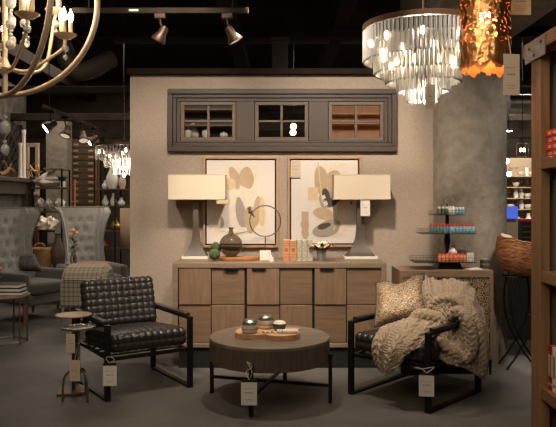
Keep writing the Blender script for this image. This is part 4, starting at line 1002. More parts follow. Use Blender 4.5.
# display shelf with linens, in front of the pier
Yd = 10.9; t = thing('display_shelf', 'dark display shelf stacked with white linens right of the mantel', 'shelf', (P(53, 0, Yd).x, Yd, 0))
X0, X1 = (36-CX)/F*Yd, (67-CX)/F*Yd
lv = [CH+(200-168.5)/F*Yd, CH+(200-187.5)/F*Yd, CH+(200-211)/F*Yd, .75, .25]
for k, z in enumerate(lv):
    b = MB(); b.box(X0 if k else (48-CX)/F*Yd, X1, Yd-.22, Yd+.22, z-.025, z); b.build('shelf_board', 'catalog' if k else 'oak_frame', t, world=True, bevel=.003)
for x in (X0+.02, X1-.02):
    for y in (Yd-.2, Yd+.2): b = MB(); b.box(x-.012, x+.012, y-.012, y+.012, 0, lv[0]-.025 if x > X0+.1 else lv[1]-.025); b.build('post', 'black_steel', t, world=True)
def lump(name, label, cat, c, sx_, sy_, sz_, m, grp=None, amp=.12):
    b = MB(); rows = []; n = 28
    for i in range(15):
        th_ = PI*i/14; row = []
        for k in range(n):
            ph = 2*PI*k/n; d = Vector((math.sin(th_)*math.cos(ph), math.sin(th_)*math.sin(ph), -math.cos(th_)))
            f = 1+amp*noise.noise(d*2.3+Vector(c)*3); row.append((c[0]+d.x*sx_*f, c[1]+d.y*sy_*f, c[2]+sz_+max(-1, d.z*f if d.z > 0 else d.z)*sz_))
        rows.append(row)
    b.grid(rows, closed=True); return tag(b.build(name, m, smooth=80), label, cat, grp)
lump('folded_linen', 'white folded linen heaped on the upper shelf right of the mantel', 'linen', (P(48, 0, 10.8).x, 10.85, lv[1]), .24, .14, .085, 'white_cloth', amp=.35)
t = pillow('folded_linen', 'pale grey folded cloth laid on top of the white linen', 'linen', [P(35, 180, 10.75), P(58, 179, 10.7), P(55, 171, 10.9), P(44, 174, 10.95)], .03, 'white_cloth')
for k, px in enumerate((40, 49, 59)):
    lump('white_cushion', 'fluffy white cushion on the lower linen shelf, %s' % ('left end', 'in the middle', 'right end')[k], 'cushion', (P(px, 0, 10.8).x, 10.85, lv[2]), .07, .12, .10, 'white_cloth', amp=.6)
t = thing('potted_plant', 'small green plant in a pale pot beside the linens', 'plant', (P(62, 0, 10.75).x, 10.78, lv[1]+.001))
b = MB(); b.lathe([(.04, 0), (.05, .08), (.046, .08), (.001, .07)], (0, 0, 0), 16); b.build('pot', 'cream', t)
for k in range(14): a = k*2.4; b = MB(); leaf(b, (0, 0, .08), (math.cos(a), math.sin(a), .8+.03*k), .13, .022); b.build('leaf', 'leaf', t, solid=.002)
# wicker basket between wing chairs and small dark chest under it
t = thing('round_basket', 'pale woven storage basket standing between the wing chairs', 'basket', (P(40, 0, 9.6).x, 9.6, .50))
b = MB(); b.lathe([(.15, 0), (.17, .14), (.175, .27), (.165, .27), (.155, .02), (.001, .02)], (0, 0, 0), 32); b.build('body', 'wicker_pale', t)
b = MB()
for q in range(2): b.tube(arc((0, 0, .27-q*.012), .172, 0, 2*PI*35/36, 35, 'xy'), .010, 6, True)
b.build('rim', 'wicker_pale', t)
b = MB(); b.tube(arc((0, -.02, .27), .08, 0, PI, 14), .008, 6); b.build('handle', 'wicker_pale', t)
t = thing('wooden_crate', 'dark wooden crate under the pale woven basket', 'crate', (P(42, 0, 9.6).x, 9.65, 0))
b = MB(); b.box(-.38, .34, -.2, .25, 0, .499); b.build('body', 'catalog', t, bevel=.006); b = MB(); b.box(-.36, .32, -.205, -.2, .2, .3); b.build('slat', 'leg_wood', t)
lump('white_flowers', 'bunch of white dried flowers above the woven basket', 'flowers', (P(43, 0, 10.0).x, 10.15, 1.0), .12, .1, .10, 'petal_white', amp=.9)
t = thing('ceramic_vase', 'dark bottle vase on the crate beside the woven basket', 'vase', (P(56, 0, 9.6).x+.02, 9.62, .50)); b = MB(); b.lathe([(.06, 0), (.10, .1), (.11, .25), (.05, .38), (.035, .46), (.045, .48)], (0, 0, 0), 24); b.build('body', 'catalog', t); b = MB(); b.tube(arc((0, 0, .48), .043, 0, 2*PI*.96, 24, 'xy'), .006, 6, True); b.build('rim', 'catalog', t)
t = thing('plant_stand', 'slim dark stand holding white dried flowers behind the basket', 'stand', (P(43, 0, 10.0).x, 10.15, 0)); b = MB(); b.cyl((0, 0, .0), (0, 0, .98), .015); b.build('pole', 'black_steel', t); b = MB(); b.cyl((0, 0, .98), (0, 0, 1.0), .12, n=24); b.build('top', 'black_steel', t); b = MB(); b.cyl((0, 0, 0), (0, 0, .02), .14, n=24); b.build('foot', 'black_steel', t)
# etagere with vases at the partition corner
Ye = 10.6; X0, X1 = (97-CX)/F*Ye, (150-CX)/F*Ye
t = thing('display_shelf', 'open metal shelf of vases seen past the partition corner', 'shelf', ((X0+X1)/2, Ye, 0))
lz = [CH+(200-189)/F*Ye, CH+(200-205.5)/F*Ye, CH+(200-230)/F*Ye, CH+(200-247)/F*Ye, .35]
for z in lz: b = MB(); b.box(X0, X1, Ye-.2, Ye+.2, z-.02, z); b.build('shelf_board', 'catalog', t, world=True, bevel=.003)
for x in (X0+.012, X0+.33, X1-.012):
    for y in (Ye-.19, Ye+.19): b = MB(); b.box(x-.01, x+.01, y-.01, y+.01, 0, 2.1 if x < X0+.1 else lz[0]); b.build('post', 'black_steel', t, world=True)
b = MB(); b.box(X0-.05, X0-.01, Ye-.02, Ye+.02, 1.3, 2.15); b.build('frame_upright', 'orange_wood', t, world=True)
vz = [(104.5, 0, .045, .13, 'white_glaze', 'small white pot on the top shelf by the partition corner'), (112, 0, .10, .40, 'white_glaze', 'large white gourd shaped vase on the top shelf'),
      (122, 0, .055, .30, 'ceramic', 'slender tan vase on the top shelf next to the partition'), (105, 1, .055, .16, 'white_glaze', 'white jar at left on the second shelf'), (113, 1, .05, .19, 'cream', 'cream bottle in the middle of the second shelf'),
      (121, 1, .06, .12, 'white_glaze', 'squat white jar at right on the second shelf'), (104, 2, .06, .2, 'ceramic_dark', 'dark jar at left on the third shelf'), (115, 2, .09, .20, 'gold_metal', 'golden rounded pot on the third shelf'), (104, 3, .08, .11, 'teak', 'brown box like pot on the fourth shelf')]
for px, lv_, r, h, m, lab in vz:
    t = thing('vase', lab, 'vase', (P(px, 0, Ye-.1).x, Ye-.08, lz[lv_]+.001))
    b = MB(); b.lathe([(r*.6, 0), (r, h*.25), (r*.95, h*.45), (r*.42, h*.75), (r*.35, h*.92), (r*.45, h)], (0, 0, 0), 24); b.build('body', m, t, smooth=60)
    b = MB(); b.tube(arc((0, 0, h), r*.43, 0, 2*PI*.96, 24, 'xy'), r*.07, 6, True); b.build('rim', m, t)
# lamp seen beside partition
t = thing('floor_lamp', 'floor lamp with a tall tan drum shade cut off by the partition corner', 'lamp', (P(134, 0, 8.0).x, 8.0, 0))
b = MB(); z1_, z0_ = CH-(208-HY)/F*8, CH-(246-HY)/F*8
b.lathe([(.16, z0_), (.16, z1_)], (0, 0, 0), 36); b.f = b.f[:-2]; b.m = b.m[:-2]; b.build('lamp_shade', 'stand_beige', t, solid=.003)
b = MB(); b.cyl((0, 0, .02), (0, 0, z1_-.03), .012); b.build('pole', 'iron', t); b = MB(); b.cyl((0, 0, 0), (0, 0, .02), .13, n=28); b.build('base', 'iron', t)
b = MB(); b.box(-.16, .16, -.004, .004, z1_-.035, z1_-.03); b.build('spider', 'iron', t)
# plants low near bench end
t = thing('potted_plant', 'leafy plant on the floor at the end of the plaid bench', 'plant', (P(120, 0, 8.0).x, 8.1, 0))
b = MB(); b.lathe([(.10, 0), (.13, .22), (.12, .22), (.001, .2)], (0, 0, 0), 24); b.build('pot', 'ceramic_dark', t)
for k in range(22): a = k*2.4; b = MB(); leaf(b, (0, 0, .2), (math.cos(a), math.sin(a), 1.0+.05*k), .30, .03); b.build('leaf', 'leaf', t, solid=.002)
# ------------------------------------------------------------------ behind the windows
def room_shelf(label, X0, X1, Y, z0, z1, m, boards):
    t = thing('wall_shelf', label, 'shelf', ((X0+X1)/2, Y, z0))
    b = MB(); b.box(X0, X1, Y+.28, Y+.3, z0, z1); b.build('back_panel', m, t, world=True, smooth=0)
    for z in boards: b = MB(); b.box(X0, X1, Y, Y+.28, z-.018, z); b.build('shelf_board', 'pine' if m == 'pine' else 'oak_frame', t, world=True, bevel=.002)
    return t
Yw = 8.3
def wzp(py): return CH+(200-py)/F*Yw
room_shelf('dark wall shelf with pots seen through the left window', (176-CX)/F*Yw, (242-CX)/F*Yw, Yw, 1.2, 3.0, 'catalog', [wzp(108.5), wzp(124.5), wzp(137.5), 1.4])
room_shelf('pine panelled shelf seen through the right window', (322-CX)/F*Yw, (392-CX)/F*Yw, Yw, 1.2, 3.0, 'pine', [wzp(113), wzp(122.5), wzp(142)])
spot((1.2, 7.1, 2.6), (.95, 8.5, 2.2), 18, 90, .8, .05)
spot((-.95, 7.1, 2.9), (-.85, 8.5, 2.2), 22, 90, .8, .05)
for px, r, h, lab in ((187, .05, .10, 'left white pot seen through the left window'), (205, .055, .10, 'middle white pot seen through the left window'), (223, .05, .07, 'right white pot seen through the left window')):
    t = thing('white_pot', lab, 'pot', (P(px, 0, Yw).x, Yw+.12, wzp(137.5)+.001)); b = MB(); b.lathe([(r*.6, 0), (r, h*.4), (r*.9, h*.9), (r*.5, h*1.05), (r*.3, h*1.05)], (0, 0, 0), 20); b.build('body', 'white_glaze', t)
    b = MB(); b.ball((0, 0, h*1.12), r*.16, 10); b.build('knob', 'white_glaze', t)
t = thing('white_pitcher', 'tilted white pitcher between the pots seen through the left window', 'pitcher', (P(196, 0, Yw).x, Yw+.20, wzp(137.5)+.001))
b = MB(); b.T = Matrix.Rotation(R(-28), 4, 'Y'); b.lathe([(.03, .02), (.05, .06), (.045, .12), (.06, .2)], (0, 0, 0), 20); b.build('body', 'cream', t)
b = MB(); b.tube([(-.02, 0, .06), (-.03, 0, .02), (0, 0, .004)], .012, 8); b.build('handle', 'cream', t)
# two bright lamps behind the middle window
for k, (px, py, lab) in enumerate(((293.5, 126.5, 'upper bright spotlight seen through the middle window'), (293, 132.5, 'lower bright spotlight seen through the middle window'))):
    Yl = 7.6; c = P(px, py, Yl); t = thing('bright_spotlight', lab, 'spotlight', c)
    b = MB(); b.lathe([(.012, .10), (.03, .09), (.04, .03), (.041, 0), (.036, 0), (.03, .02), (.001, .02)], (0, 0, 0), 24); b.v = [Matrix.Rotation(R(-80), 3, 'X') @ v for v in b.v]; b.build('lamp_head', 'bronze_dark', t)
    b = MB(); b.lathe([(.035, .002), (.001, .0)], (0, 0, 0), 20); b.v = [Matrix.Rotation(R(-80), 3, 'X') @ v for v in b.v]; b.build('lens', M['lens'], t)
    b = MB(); b.cyl((.0, .06, .02 if k else .02), (.0, .06, 3.9-c.z), .005, n=8) if k == 0 else b.cyl((0, .06, .0), (0, .06, .05), .005, n=8); b.build('hanger_rod', 'black_steel', t)
# ------------------------------------------------------------------ beyond the column, right
b = MB(); Yr = 7.1
t = thing('dark_cabinet', 'dark cabinet below the wicker basket beyond the concrete column', 'cabinet', (2.6, 7.3, 0))
b = MB(); b.box(2.16, 3.0, 7.05, 7.5, 0, .78); b.build('body', 'concrete' if 0 else 'charcoal_curtain', t, world=True, bevel=.006)
b = MB(); b.box(2.19, 2.24, 7.04, 7.05, .04, .74); b.build('corner_strip', 'black_steel', t, world=True)
Yb = 5.9; c = P(520, 270, Yb); t = thing('wicker_basket', 'tilted brown wicker basket tray on curved black legs beside the column', 'basket', (c.x, Yb, .80))
b = MB(); rows = []; n = 48; bx = MB()
def bk(a, f, w_=0):   # ellipse tapering to the bottom
    g_ = (1-(1-f)**2.4)**.5 if f < 1 else 1; rx, ry = .26*(.30+.70*g_), .17*(.3+.7*g_); h = .28*f
    return Vector((rx*math.cos(a), ry*math.sin(a), h))*1
tilt = Matrix.Rotation(R(14), 3, 'Y')
for i in range(30):
    f = i/29; rows.append([tilt @ (bk(2*PI*k/n, f)*(1)+Vector((math.cos(2*PI*k/n), math.sin(2*PI*k/n), 0))*.008*math.sin(i*1.6+ (PI if k % 2 else 0))) for k in range(n)])
b.grid(rows, closed=True); b.add([p for p in rows[0]], [tuple(range(n))]); b.build('woven_body', 'wicker', t, smooth=80, solid=.006)
b = MB()
for q in (0, 1): b.tube([tilt @ (bk(2*PI*k/40, 1)+Vector((0, 0, .008*q))+Vector((0, 0, .006*math.sin(k*1.7+q*PI)))) for k in range(40)], .010, 6, True)
b.build('rim', 'wicker', t)
b = MB(); b.tube([tilt @ (bk(2*PI*k/40, .12)) for k in range(40)], .008, 6, True); b.build('foot_rim', 'wicker', t)
t2 = thing('curved_stand', 'black metal stand with bowed legs under the wicker basket', 'stand', (c.x, Yb, 0))
for sx_, sy_ in ((-1, -1), (1, -1), (-1, 1), (1, 1)):
    b = MB(); b.tube(bez([(.09*sx_, .08*sy_, .80), (.115*sx_, .085*sy_+.012*sx_, .60), (.08*sx_, .09*sy_+.012*sx_, .38), (-.04*sx_, .10*sy_+.012*sx_, .15), (-.155*sx_, .11*sy_, .0)], 8), .009, 8); b.build('leg', 'black_steel', t2)
for sx_ in (-1, 1): b = MB(); b.cyl((.10*sx_, -.085, .45), (.10*sx_, .085, .45), .006, n=8); b.build('stretcher', 'black_steel', t2)
b = MB(); b.tube([(.13*sx_, .08*sy_, .795) for sx_, sy_ in ((-1, -1), (1, -1), (1, 1), (-1, 1))], .009, 6, True); b.build('top_ring', 'black_steel', t2)
t = pillow('white_cloth_liner', 'white cloth peeking over the left rim of the wicker basket', 'cloth', [P(500, 241, 5.92), P(512, 244, 5.90), P(512, 236, 6.0), P(501, 233, 6.0)], .012, 'white_cloth')
# blue screen on beige stand
Yq = 8.4; t = thing('kiosk', 'beige kiosk with a tilted blue screen beyond the column', 'kiosk', (P(511.5, 0, Yq).x, Yq, 0))
zt_ = CH-(219-HY)/F*Yq; b = MB(); b.box(-.075, .075, -.02, .1, 0, zt_); b.build('body', 'stand_beige', t, bevel=.004)
b = MB(); b.add([(-.09, -.06, zt_+.01), (.06, -.06, zt_+.01), (.095, .05, zt_+.16), (-.05, .05, zt_+.16), (-.09, -.045, zt_+.0), (.06, -.045, zt_+.0), (.095, .065, zt_+.15), (-.05, .065, zt_+.15)],
            [(0, 1, 2, 3), (7, 6, 5, 4), (1, 0, 4, 5), (2, 1, 5, 6), (3, 2, 6, 7), (0, 3, 7, 4)]); b.build('screen', 'screen_blue', t, smooth=0)
t = thing('dark_rack', 'dark rack with a red top edge beside the kiosk', 'rack', (P(526, 0, 8.6).x, 8.65, 0))
zt_ = CH-(219-HY)/F*8.6; b = MB(); b.box(-.07, .09, -.1, .1, 0, zt_-.03); b.build('body', 'black_gap', t, bevel=.004); b = MB(); b.box(-.07, .09, -.1, .1, zt_-.03, zt_); b.build('top_edge', 'book_crimson', t)
for k in range(4): b = MB(); b.box(-.065, .085, -.106, -.1, zt_-.10-.07*k, zt_-.085-.07*k); b.build('shelf_lip', 'catalog', t)
# far glassware shelves
Yg = 11.5; X0, X1 = (498-CX)/F*Yg, (545-CX)/F*Yg
t = thing('glassware_shelf', 'bright distant shelving full of glassware beyond the column', 'shelf', ((X0+X1)/2, Yg+.2, 0))
b = MB(); b.box(X0, X1, Yg+.36, Yg+.38, 0, 2.2); b.build('back_panel', 'stand_beige', t, world=True, smooth=0)
gz = [CH+(200-p)/F*Yg for p in (176, 187, 198, 209, 222, 236)]
for z in gz: b = MB(); b.box(X0, X1, Yg, Yg+.36, z-.015, z); b.build('shelf_board', 'stand_beige', t, world=True)
kinds = [('wine_glass', 'clear stemmed glass on the distant shelving beyond the column', 'glass', [(.025, 0), (.004, .006), (.004, .07), (.03, .10), (.028, .15), (.026, .15), (.026, .11), (.001, .08)], 'clear_glass', 'stemmed glasses on the distant shelving'),
         ('white_bowl', 'white bowl on the distant shelving beyond the column', 'bowl', [(.03, 0), (.06, .05), (.065, .08), (.06, .08), (.03, .015), (.001, .012)], 'white_glaze', 'white bowls on the distant shelving'),
         ('white_jug', 'tall white jug on the distant shelving beyond the column', 'jug', [(.035, 0), (.045, .06), (.03, .12), (.035, .15), (.03, .15), (.001, .02)], 'white_glaze', 'white jugs on the distant shelving')]
pr = {}
for li, z in enumerate(gz):
    for k in range(8):
        q = random.choice((0, 0, 1, 2)); nm, lab, cat, prof, m, grp = kinds[q]
        loc = (X0+.05+k*(X1-X0-.1)/7, Yg+.12+random.uniform(-.03, .03), z+.001)
        if q in pr: o = pr[q].copy(); COL.objects.link(o); o.location = loc
        else:
            b = MB(); b.lathe(prof, loc, 16); pr[q] = tag(b.build(nm, m, smooth=60), lab, cat, grp)
for k, (px, py, lab) in enumerate(((507, 161, 'upper glowing globe pendant just right of the column'), (509, 174, 'lower glowing globe pendant just right of the column'))):
    c = P(px, py, 9.9+.3*k); t = thing('globe_pendant', lab, 'lamp', c)
    b = MB(); b.ball((0, 0, 0), .035, 16); b.build('globe', 'bulb', t); b = MB(); b.cyl((0, 0, .035), (0, 0, 3.9-c.z), .004, n=6); b.build('cord', 'black_steel', t); b = MB(); b.cyl((0, 0, .03), (0, 0, .06), .015, n=10); b.build('cap', 'gold_metal', t)
c = P(508.5, 131, 9.0); t = thing('recessed_downlight', 'round lit disc downlight beyond the column', 'lamp', c); b = MB(); b.cyl((0, 0, 0), (0, 0, .03), .055, n=24); b.build('housing', 'cream', t); b = MB(); b.cyl((0, 0, -.004), (0, 0, 0), .045, n=24); b.build('lens', 'lens', t); b = MB(); b.cyl((0, 0, .03), (0, 0, 3.9-c.z), .005, n=6); b.build('stem', 'black_steel', t)
c = P(522.5, 150, 8.2); t = thing('lantern_pendant', 'square glass lantern with lit bulbs hanging near the bookcase', 'lamp', c)
b = MB(); w_ = .055
for z in (-.08, .08): b.tube([(-w_, -w_, z), (w_, -w_, z), (w_, w_, z), (-w_, w_, z)], .005, 6, True)
for x in (-w_, w_):
    for y in (-w_, w_): b.cyl((x, y, -.08), (x, y, .08), .005, n=6)
b.build('cage', 'iron', t); b = MB(); b.cyl((0, 0, .08), (0, 0, 3.9-c.z), .004, n=6); b.build('cord', 'black_steel', t)
for x in (-.02, .02): b = MB(); b.ball((x, 0, 0), .014, 12, sz=1.5); b.build('bulb', 'bulb', t)
# ------------------------------------------------------------------ bookcase at right
BX = 1.237; BYf = 3.30; BYn = 1.3; BD = .42
t = thing('bookcase', 'rustic open wooden bookcase at the right edge', 'bookcase', (BX+BD/2, (BYf+BYn)/2, 0))
b = MB(); b.box(BX, BX+.05, 3.19, BYf, 0, 2.17); b.build('front_post', 'bookcase_wood', t, world=True, bevel=.004)
b = MB(); b.box(BX+.05, BX+BD, 3.215, 3.255, 0, 2.17); b.build('side_panel', 'bookcase_grey', t, world=True, bevel=.002)
b = MB(); b.box(BX, BX+.05, BYn, BYn+.11, 0, 2.17); b.build('front_post', 'bookcase_wood', t, world=True, bevel=.004)
b = MB(); b.box(BX+.05, BX+BD, BYn+.03, BYn+.07, 0, 2.17); b.build('side_panel', 'bookcase_grey', t, world=True, bevel=.002)
b = MB(); b.box(BX-.004, BX+.05, BYn-.05, BYf+.12, 2.17, 2.235); b.build('top_rail', 'bookcase_shelf', t, world=True, bevel=.004)
b = MB(); b.box(BX+.05, BX+BD, BYn, BYf, 2.19, 2.225); b.build('top_board', 'bookcase_shelf', t, world=True, bevel=.003)
b = MB(); b.box(BX+BD, BX+BD+.02, BYn, BYf, 0, 2.225); b.build('back_board', 'bookcase_grey', t, world=True, smooth=0)
b = MB(); b.box(BX-.010, BX-.004, 3.10, 3.36, 2.13, 2.225); br = b.build('corner_bracket', 'iron', t, world=True, bevel=.003)
for y, z in ((3.15, 2.2), (3.24, 2.155), (3.3, 2.2)): b = MB(); b.cyl((BX-.014, y, z), (BX-.010, y, z), .008, n=10); b.build('rivet', 'black_steel', br, world=True)
for z in (1.66, 1.126, .576, .06):
    b = MB(); b.box(BX+.004, BX+BD, BYn+.11, 3.19, z-.054, z); b.build('shelf_board', 'bookcase_shelf', t, world=True, bevel=.003)
def flat_book(lab, X, Y0, Y1, z, th_, dep, m, rz=0):
    t = thing('book', lab, 'book', (X, (Y0+Y1)/2, z), rz); h = (Y1-Y0)/2
    b = MB(); b.box(0, dep, -h, h, 0, .003); b.box(0, dep, -h, h, th_-.003, th_); b.box(0, .003, -h, h, .003, th_-.003); b.build('cover', m, t, bevel=.0008)
    b = MB(); b.box(.0035, dep-.004, -h+.003, h-.003, .0035, th_-.0035); b.build('page_block', 'page', t, smooth=0)
    b = MB()
    for y0_, y1_ in ((.55, .8), (-.1, .35), (-.75, -.5)): b.box(-.0006, 0, h*y0_, h*y1_, th_*.3, th_*.7)
    b.build('spine_title', 'paper_tan', t, smooth=0); b = MB(); b.box(-.0008, 0, -h*.45, -h*.22, th_*.1, th_*.9); b.build('white_sticker', 'page', t, smooth=0)
for k, w_ in enumerate(('bottom', 'second from bottom', 'second from top', 'top')):
    flat_book('red book lying on the upper bookcase shelf, %s of its stack' % w_, BX+.025, 2.93, 3.17, 1.6605+k*.0315, .031, .17, 'book_red', R((-1, 1, 0, 2)[k]))
for k, (m, y) in enumerate((('book_crimson', 3.155), ('book_crimson', 3.128), ('page', 3.098), ('page', 3.055), ('page', 3.01))):
    lab = ('crimson book at far end of the lower bookcase shelf', 'second crimson book on the lower bookcase shelf', 'white spined book next to the crimson pair', 'white spined book in the middle of the lower shelf row', 'white spined book nearest the camera on the lower shelf')[k]
    t = thing('book', lab, 'book', (BX+.03, y, .5765)); w_ = .0125 if k < 2 else .019; H = .205
    b = MB(); b.box(0, .16, -w_, -w_+.002, 0, H); b.box(0, .16, w_-.002, w_, 0, H); b.box(0, .002, -w_, w_, 0, H); b.build('cover', m, t, bevel=.0008)
    b = MB(); b.box(.0025, .155, -w_+.0025, w_-.0025, .003, H-.003); b.build('page_block', 'cream', t, smooth=0)
    b = MB(); b.box(-.0006, 0, -w_*.5, w_*.5, H*.3, H*.8); b.box(-.0006, 0, -w_*.5, w_*.5, H*.1, H*.16); b.build('spine_title', 'paper_tan' if k < 2 else 'print_grey', t, smooth=0)
t = thing('wooden_stand', 'turned wooden cake stand on the middle bookcase shelf', 'stand', (BX+.19, 2.93, 1.1265))
b = MB(); b.lathe([(.085, 0), (.08, .015), (.03, .03), (.018, .06), (.02, .12), (.035, .145), (.12, .15), (.125, .168), (.001, .168)], (0, 0, 0), 32); b.build('pedestal', 'board_wood', t)
b = MB(); b.tube(arc((0, 0, .166), .122, 0, 2*PI*.97, 30, 'xy'), .005, 6, True); b.build('rim', 'board_wood', t)
# ------------------------------------------------------------------ tiered crystal chandelier
def crystal_chandelier(label, loc, radii, zb, ztop, rod_len, spacing=.030, maxparts=100, bulbs=8, ringm='ring_bronze'):
    t = thing('crystal_chandelier', label, 'chandelier', loc)
    b = MB(); r0 = radii[0]; b.lathe([(r0-.012, ztop-.014), (r0+.012, ztop-.014), (r0+.012, ztop+.022), (r0-.012, ztop+.022), (r0-.012, ztop-.014)], (0, 0, 0), 64); b.build('top_ring', ringm, t)
    b = MB()
    for k in range(3): a = PI*k/3; b.cyl((r0*math.cos(a), r0*math.sin(a), ztop+.005), (-r0*math.cos(a), -r0*math.sin(a), ztop+.005), .006, n=8)
    b.build('cross_frame', ringm, t)
    b = MB(); b.cyl((0, 0, ztop), (0, 0, rod_len), .008, n=10); b.build('hanging_rod', ringm, t)
    for k in range(1, len(radii)):
        b = MB(); b.tube(arc((0, 0, ztop-.03-.045*k), radii[k], 0, 2*PI*47/48, 47, 'xy'), .006, 6, True); b.build('tier_ring', ringm, t)
    spec_ = []
    for k, r in enumerate(radii):
        n = max(6, int(2*PI*r/spacing)); zt_ = ztop-.014 if k == 0 else ztop-.036-.045*k
        for q in range(n): a = 2*PI*(q+.5*(k % 2))/n; spec_.append((r*math.cos(a), r*math.sin(a), a, zb[k], zt_))
    spec_.sort(key=lambda s_: s_[1])
    rest = MB()
    def prism_rod(b, s_):
        x, y, a, z0_, z1_ = s_; T = Matrix.Translation((x, y, 0)) @ Matrix.Rotation(a, 4, 'Z'); b.T = T; w_ = .0115
        tri = [(w_, 0), (.002, w_), (-w_*.55, 0), (.002, -w_)]
        b.prism(tri, z0_+.012, z1_-.006); b.T = T; n0 = len(b.v)
        b.add([(p[0], p[1], z0_+.012) for p in tri]+[(0, 0, z0_)], [(1, 0, 4), (2, 1, 4), (3, 2, 4), (0, 3, 4)])
    for i, s_ in enumerate(spec_):
        if i < maxparts: b = MB(); prism_rod(b, s_); b.build('crystal', 'crystal', t, smooth=0)
        else: prism_rod(rest, s_)
    if rest.v: o = rest.build('crystal_fringe', 'crystal', t, smooth=0); o['kind'] = 'stuff'
    for k in range(bulbs):
        a = 2*PI*k/bulbs+.3; rr = (radii[0]-.04, radii[1]-.035, radii[min(2, len(radii)-1)]-.03)[k % 3]; zz = ztop-(ztop-zb[0])*(.42, .75, 1.05)[k % 3]
        b = MB(); b.ball((rr*math.cos(a), rr*math.sin(a), zz), .017, 10, sz=1.7); b.build('bulb', 'bulb', t)
        b = MB(); b.cyl((rr*math.cos(a), rr*math.sin(a), zz+.025), (rr*math.cos(a), rr*math.sin(a), ztop), .008, n=8); b.build('socket', ringm, t)
    b = MB(); b.ball((0, 0, zb[2] if len(zb) > 2 else zb[0]), .017, 10, sz=1.7); b.build('bulb', 'bulb', t)
    return t
CY = 4.62; cx_ = (423-CX)/F*CY
crystal_chandelier('large tiered crystal chandelier near the top right with a price tag', (cx_, CY, 0), [.40, .327, .25, .17, .10], [2.40, 2.315, 2.25, 2.19, 2.125], 2.635, 3.9, bulbs=27)
point((cx_, CY, 2.45), 22, .12, (1, .9, .78))
point((cx_, CY, 2.22), 8, .05, (1, .9, .78))
price_tag('price tag hanging from the bottom of the large crystal chandelier', 425.5, 435.5, 84, 108.5, 4.25, 0, False, [P(430.5, 84, 4.25), P(431, 70, 4.3)], m='paper_tan')
t2c = P(124, 0, 9.2)
crystal_chandelier('distant tiered crystal chandelier hanging by the partition corner', (t2c.x, 9.2, 0), [.37, .26, .15], [2.0, 1.90, 1.80], 2.20, 3.9, .045, 100, 12)
point((t2c.x, 9.2, 1.95), 14, .1)
# ------------------------------------------------------------------ copper mesh pendant
Yc = 3.25; c = P(485, 0, Yc); zb_ = CH+(200-66)/F*Yc; rc_ = 24.5/F*Yc
t = thing('copper_pendant', 'copper mesh drum pendant lamp with a ragged lower edge', 'lamp', (c.x, Yc, zb_))
b = MB(); n, m = 120, 40; rows = []
hem = [.035*noise.noise(Vector((k*.13, 0, 0)))+random.uniform(-.006, .006) for k in range(n)]
for j in range(m+1):
    f = j/m; row = []
    for k in range(n):
        a = 2*PI*k/n; z = (.62*f) if j else hem[k]
        if 0 < j < 4: z += hem[k]*(1-j/4)
        d = 1+.05*noise.noise(Vector((math.cos(a)*3, math.sin(a)*3, f*6)))+.03*noise.noise(Vector((math.cos(a)*9, math.sin(a)*9, f*18)))
        row.append((rc_*d*math.cos(a), rc_*d*math.sin(a), z))
    rows.append(row)
b.grid(rows, closed=True); b.build('mesh_shade', 'copper', t, smooth=80)
b = MB(); rows = []
for j in range(5):
    rows.append([(rc_*.93*math.cos(2*PI*k/n), rc_*.93*math.sin(2*PI*k/n), -.022+j*.03+(hem[k]*1.3 if j == 0 else 0)) for k in range(n)])
b.grid(rows, closed=True); b.build('inner_hem', 'copper_thin', t, smooth=80)
b = MB(); b.tube(arc((0, 0, .60), rc_*.98, 0, 2*PI*47/48, 47, 'xy'), .006, 6, True); b.box(-rc_, rc_, -.004, .004, .595, .603); b.build('frame_ring', 'iron', t)
b = MB(); b.cyl((0, 0, .60), (0, 0, 3.9-zb_), .005, n=8); b.build('cord', 'black_steel', t)
for z in (.40, .24): b = MB(); b.ball((0, 0, z), .025, 14, sz=1.3); b.build('bulb', 'bulb', t)
b = MB(); b.cyl((0, 0, .27), (0, 0, .6), .012, n=10); b.build('socket', 'gold_metal', t)
point((c.x, Yc, zb_+.12), 2.0, .03, (1, .6, .3))
price_tag('translucent pale price tag hanging below the copper pendant', 502.5, 520.5, 54, 95, 3.08, R(12), False, [P(511, 54, 3.12), P(505, 20, 3.2)], m='paper_tan')
price_tag('brown wooden tag at the top edge right of the copper pendant', 511, 531, -12, 15, 3.3, 0, False, m='board_wood', cat='tag')
# ------------------------------------------------------------------ orb chandelier, top left
OC = Vector(((5-CX)/F*3.1, 3.1, CH+(200-3)/F*3.1)); OR = 96/F*3.1
t = thing('orb_chandelier', 'large champagne metal orb chandelier with candle arms at top left', 'chandelier', (OC.x, OC.y, OC.z-OR))
def Z(z): return z+OR
for k, yaw in enumerate((0, -43)):
    b = MB(); ca, sa = math.cos(R(yaw)), math.sin(R(yaw)); rr = OR-.016
    pts = [(rr*math.cos(a)*ca, rr*math.cos(a)*sa, Z(rr*math.sin(a))) for a in [2*PI*q/96 for q in range(96)]]
    b.tube(pts, .0165, 10, True, flat=.75); b.build('hoop', 'champagne', t, smooth=80)
hubz = CH+(200-68)/F*3.1-OC.z
b = MB(); b.lathe([(.001, hubz-.03), (.025, hubz-.02), (.034, hubz), (.02, hubz+.02), (.012, hubz+.04), (.012, OR)], (0, 0, OR), 20); b.build('hub', 'champagne', t)
b = MB(); b.cyl((0, 0, hubz+OR-.02), (0, 0, .02), .012, n=12); b.build('lower_stem', 'champagne', t)
b = MB(); b.cyl((0, 0, 2*OR), (0, 0, 3.9-(OC.z-OR)), .006, n=8); b.build('hanging_rod', 'champagne', t)
cupz = CH+(200-38)/F*3.1-OC.z
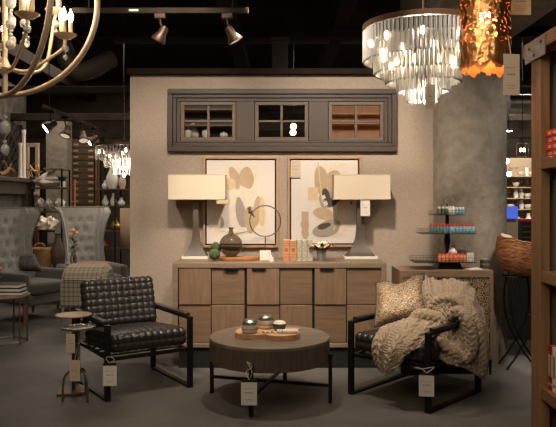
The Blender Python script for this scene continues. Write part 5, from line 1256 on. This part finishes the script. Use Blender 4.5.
for k, (ang, rad) in enumerate(((4, .272), (-50, .285), (-112, .27), (172, .27), (118, .27), (40, .24))):
    a = R(ang); d = Vector((math.cos(a), math.sin(a), 0)); cz = cupz+(.03, .03, 0, 0, 0, .15)[k]*(k > 0)
    b = MB(); b.tube(bez([d*.025+Vector((0, 0, Z(hubz-.005))), d*.10+Vector((0, 0, Z(hubz-.012))), d*.19+Vector((0, 0, Z(hubz+.04))), d*(rad-.012)+Vector((0, 0, Z(cz-.045))), d*rad+Vector((0, 0, Z(cz)))], 8), .008, 8)
    arm = b.build('arm', 'champagne', t, smooth=80)
    p = d*rad
    b = MB(); b.lathe([(.003, cz-.006), (.03, cz+.003), (.05, cz+.018), (.052, cz+.022), (.03, cz+.014), (.001, cz+.01)], (p.x, p.y, OR), 24); b.build('dish', 'champagne', arm)
    for q in range(3):
        aa = a+q*2.09+.5; cxx, cyy = p.x+.024*math.cos(aa), p.y+.024*math.sin(aa)
        b = MB(); b.cyl((cxx, cyy, Z(cz+.012)), (cxx, cyy, Z(cz+.08)), .010, n=12); b.build('candle_sleeve', 'champagne', arm)
        b = MB(); b.lathe([(.006, 0), (.013, .018), (.012, .032), (.005, .05), (.001, .062)], (cxx, cyy, Z(cz+.08)), 12); b.build('flame_bulb', 'flame', arm, smooth=80)
    for z_, r_ in ((-.045, .017), (-.085, .012)): b = MB(); b.ball((p.x, p.y, Z(cz+z_)), r_, 10); b.build('crystal_drop', 'crystal_bead', arm, smooth=0)
    b = MB(); b.cyl((p.x, p.y, Z(cz-.10)), (p.x, p.y, Z(cz)), .0015, n=5); b.build('drop_wire', 'champagne', arm)
for k in range(6):
    a = R(60*k-40); r_ = .085 if k % 2 else .05
    ln = (6, 5)[k % 2]
    b = MB(); b.cyl((r_*math.cos(a), r_*math.sin(a), Z(OR*.6)), (r_*math.cos(a), r_*math.sin(a), Z(-.20+.02*(k % 3))), .0015, n=5); w_o = b.build('bead_wire', 'champagne', t)
    for q in range(ln):
        z_ = -.20+.02*(k % 3)+q*.047; b = MB(); b.ball((r_*math.cos(a), r_*math.sin(a), Z(z_)), .024 if q % 2 == 0 else .010, 10); b.build('crystal_bead', 'crystal_bead', w_o, smooth=0)
b = MB(); b.cyl((0, 0, 0), (0, 0, -.26), .0015, n=5); dw = b.build('drop_wire', 'champagne', t)
for py, r_, sz_ in ((117, .011, 1), (128, .027, 1.35), (142, .010, 1), (150, .022, 1.35)):
    z_ = CH+(200-py)/F*3.1-(OC.z-OR); b = MB(); b.ball((0, 0, z_), r_, 10, sz=sz_); b.build('crystal_drop', 'crystal_bead', dw, smooth=0)
point((OC.x+.2, OC.y, OC.z+.02), 5, .15, (1, .75, .5))
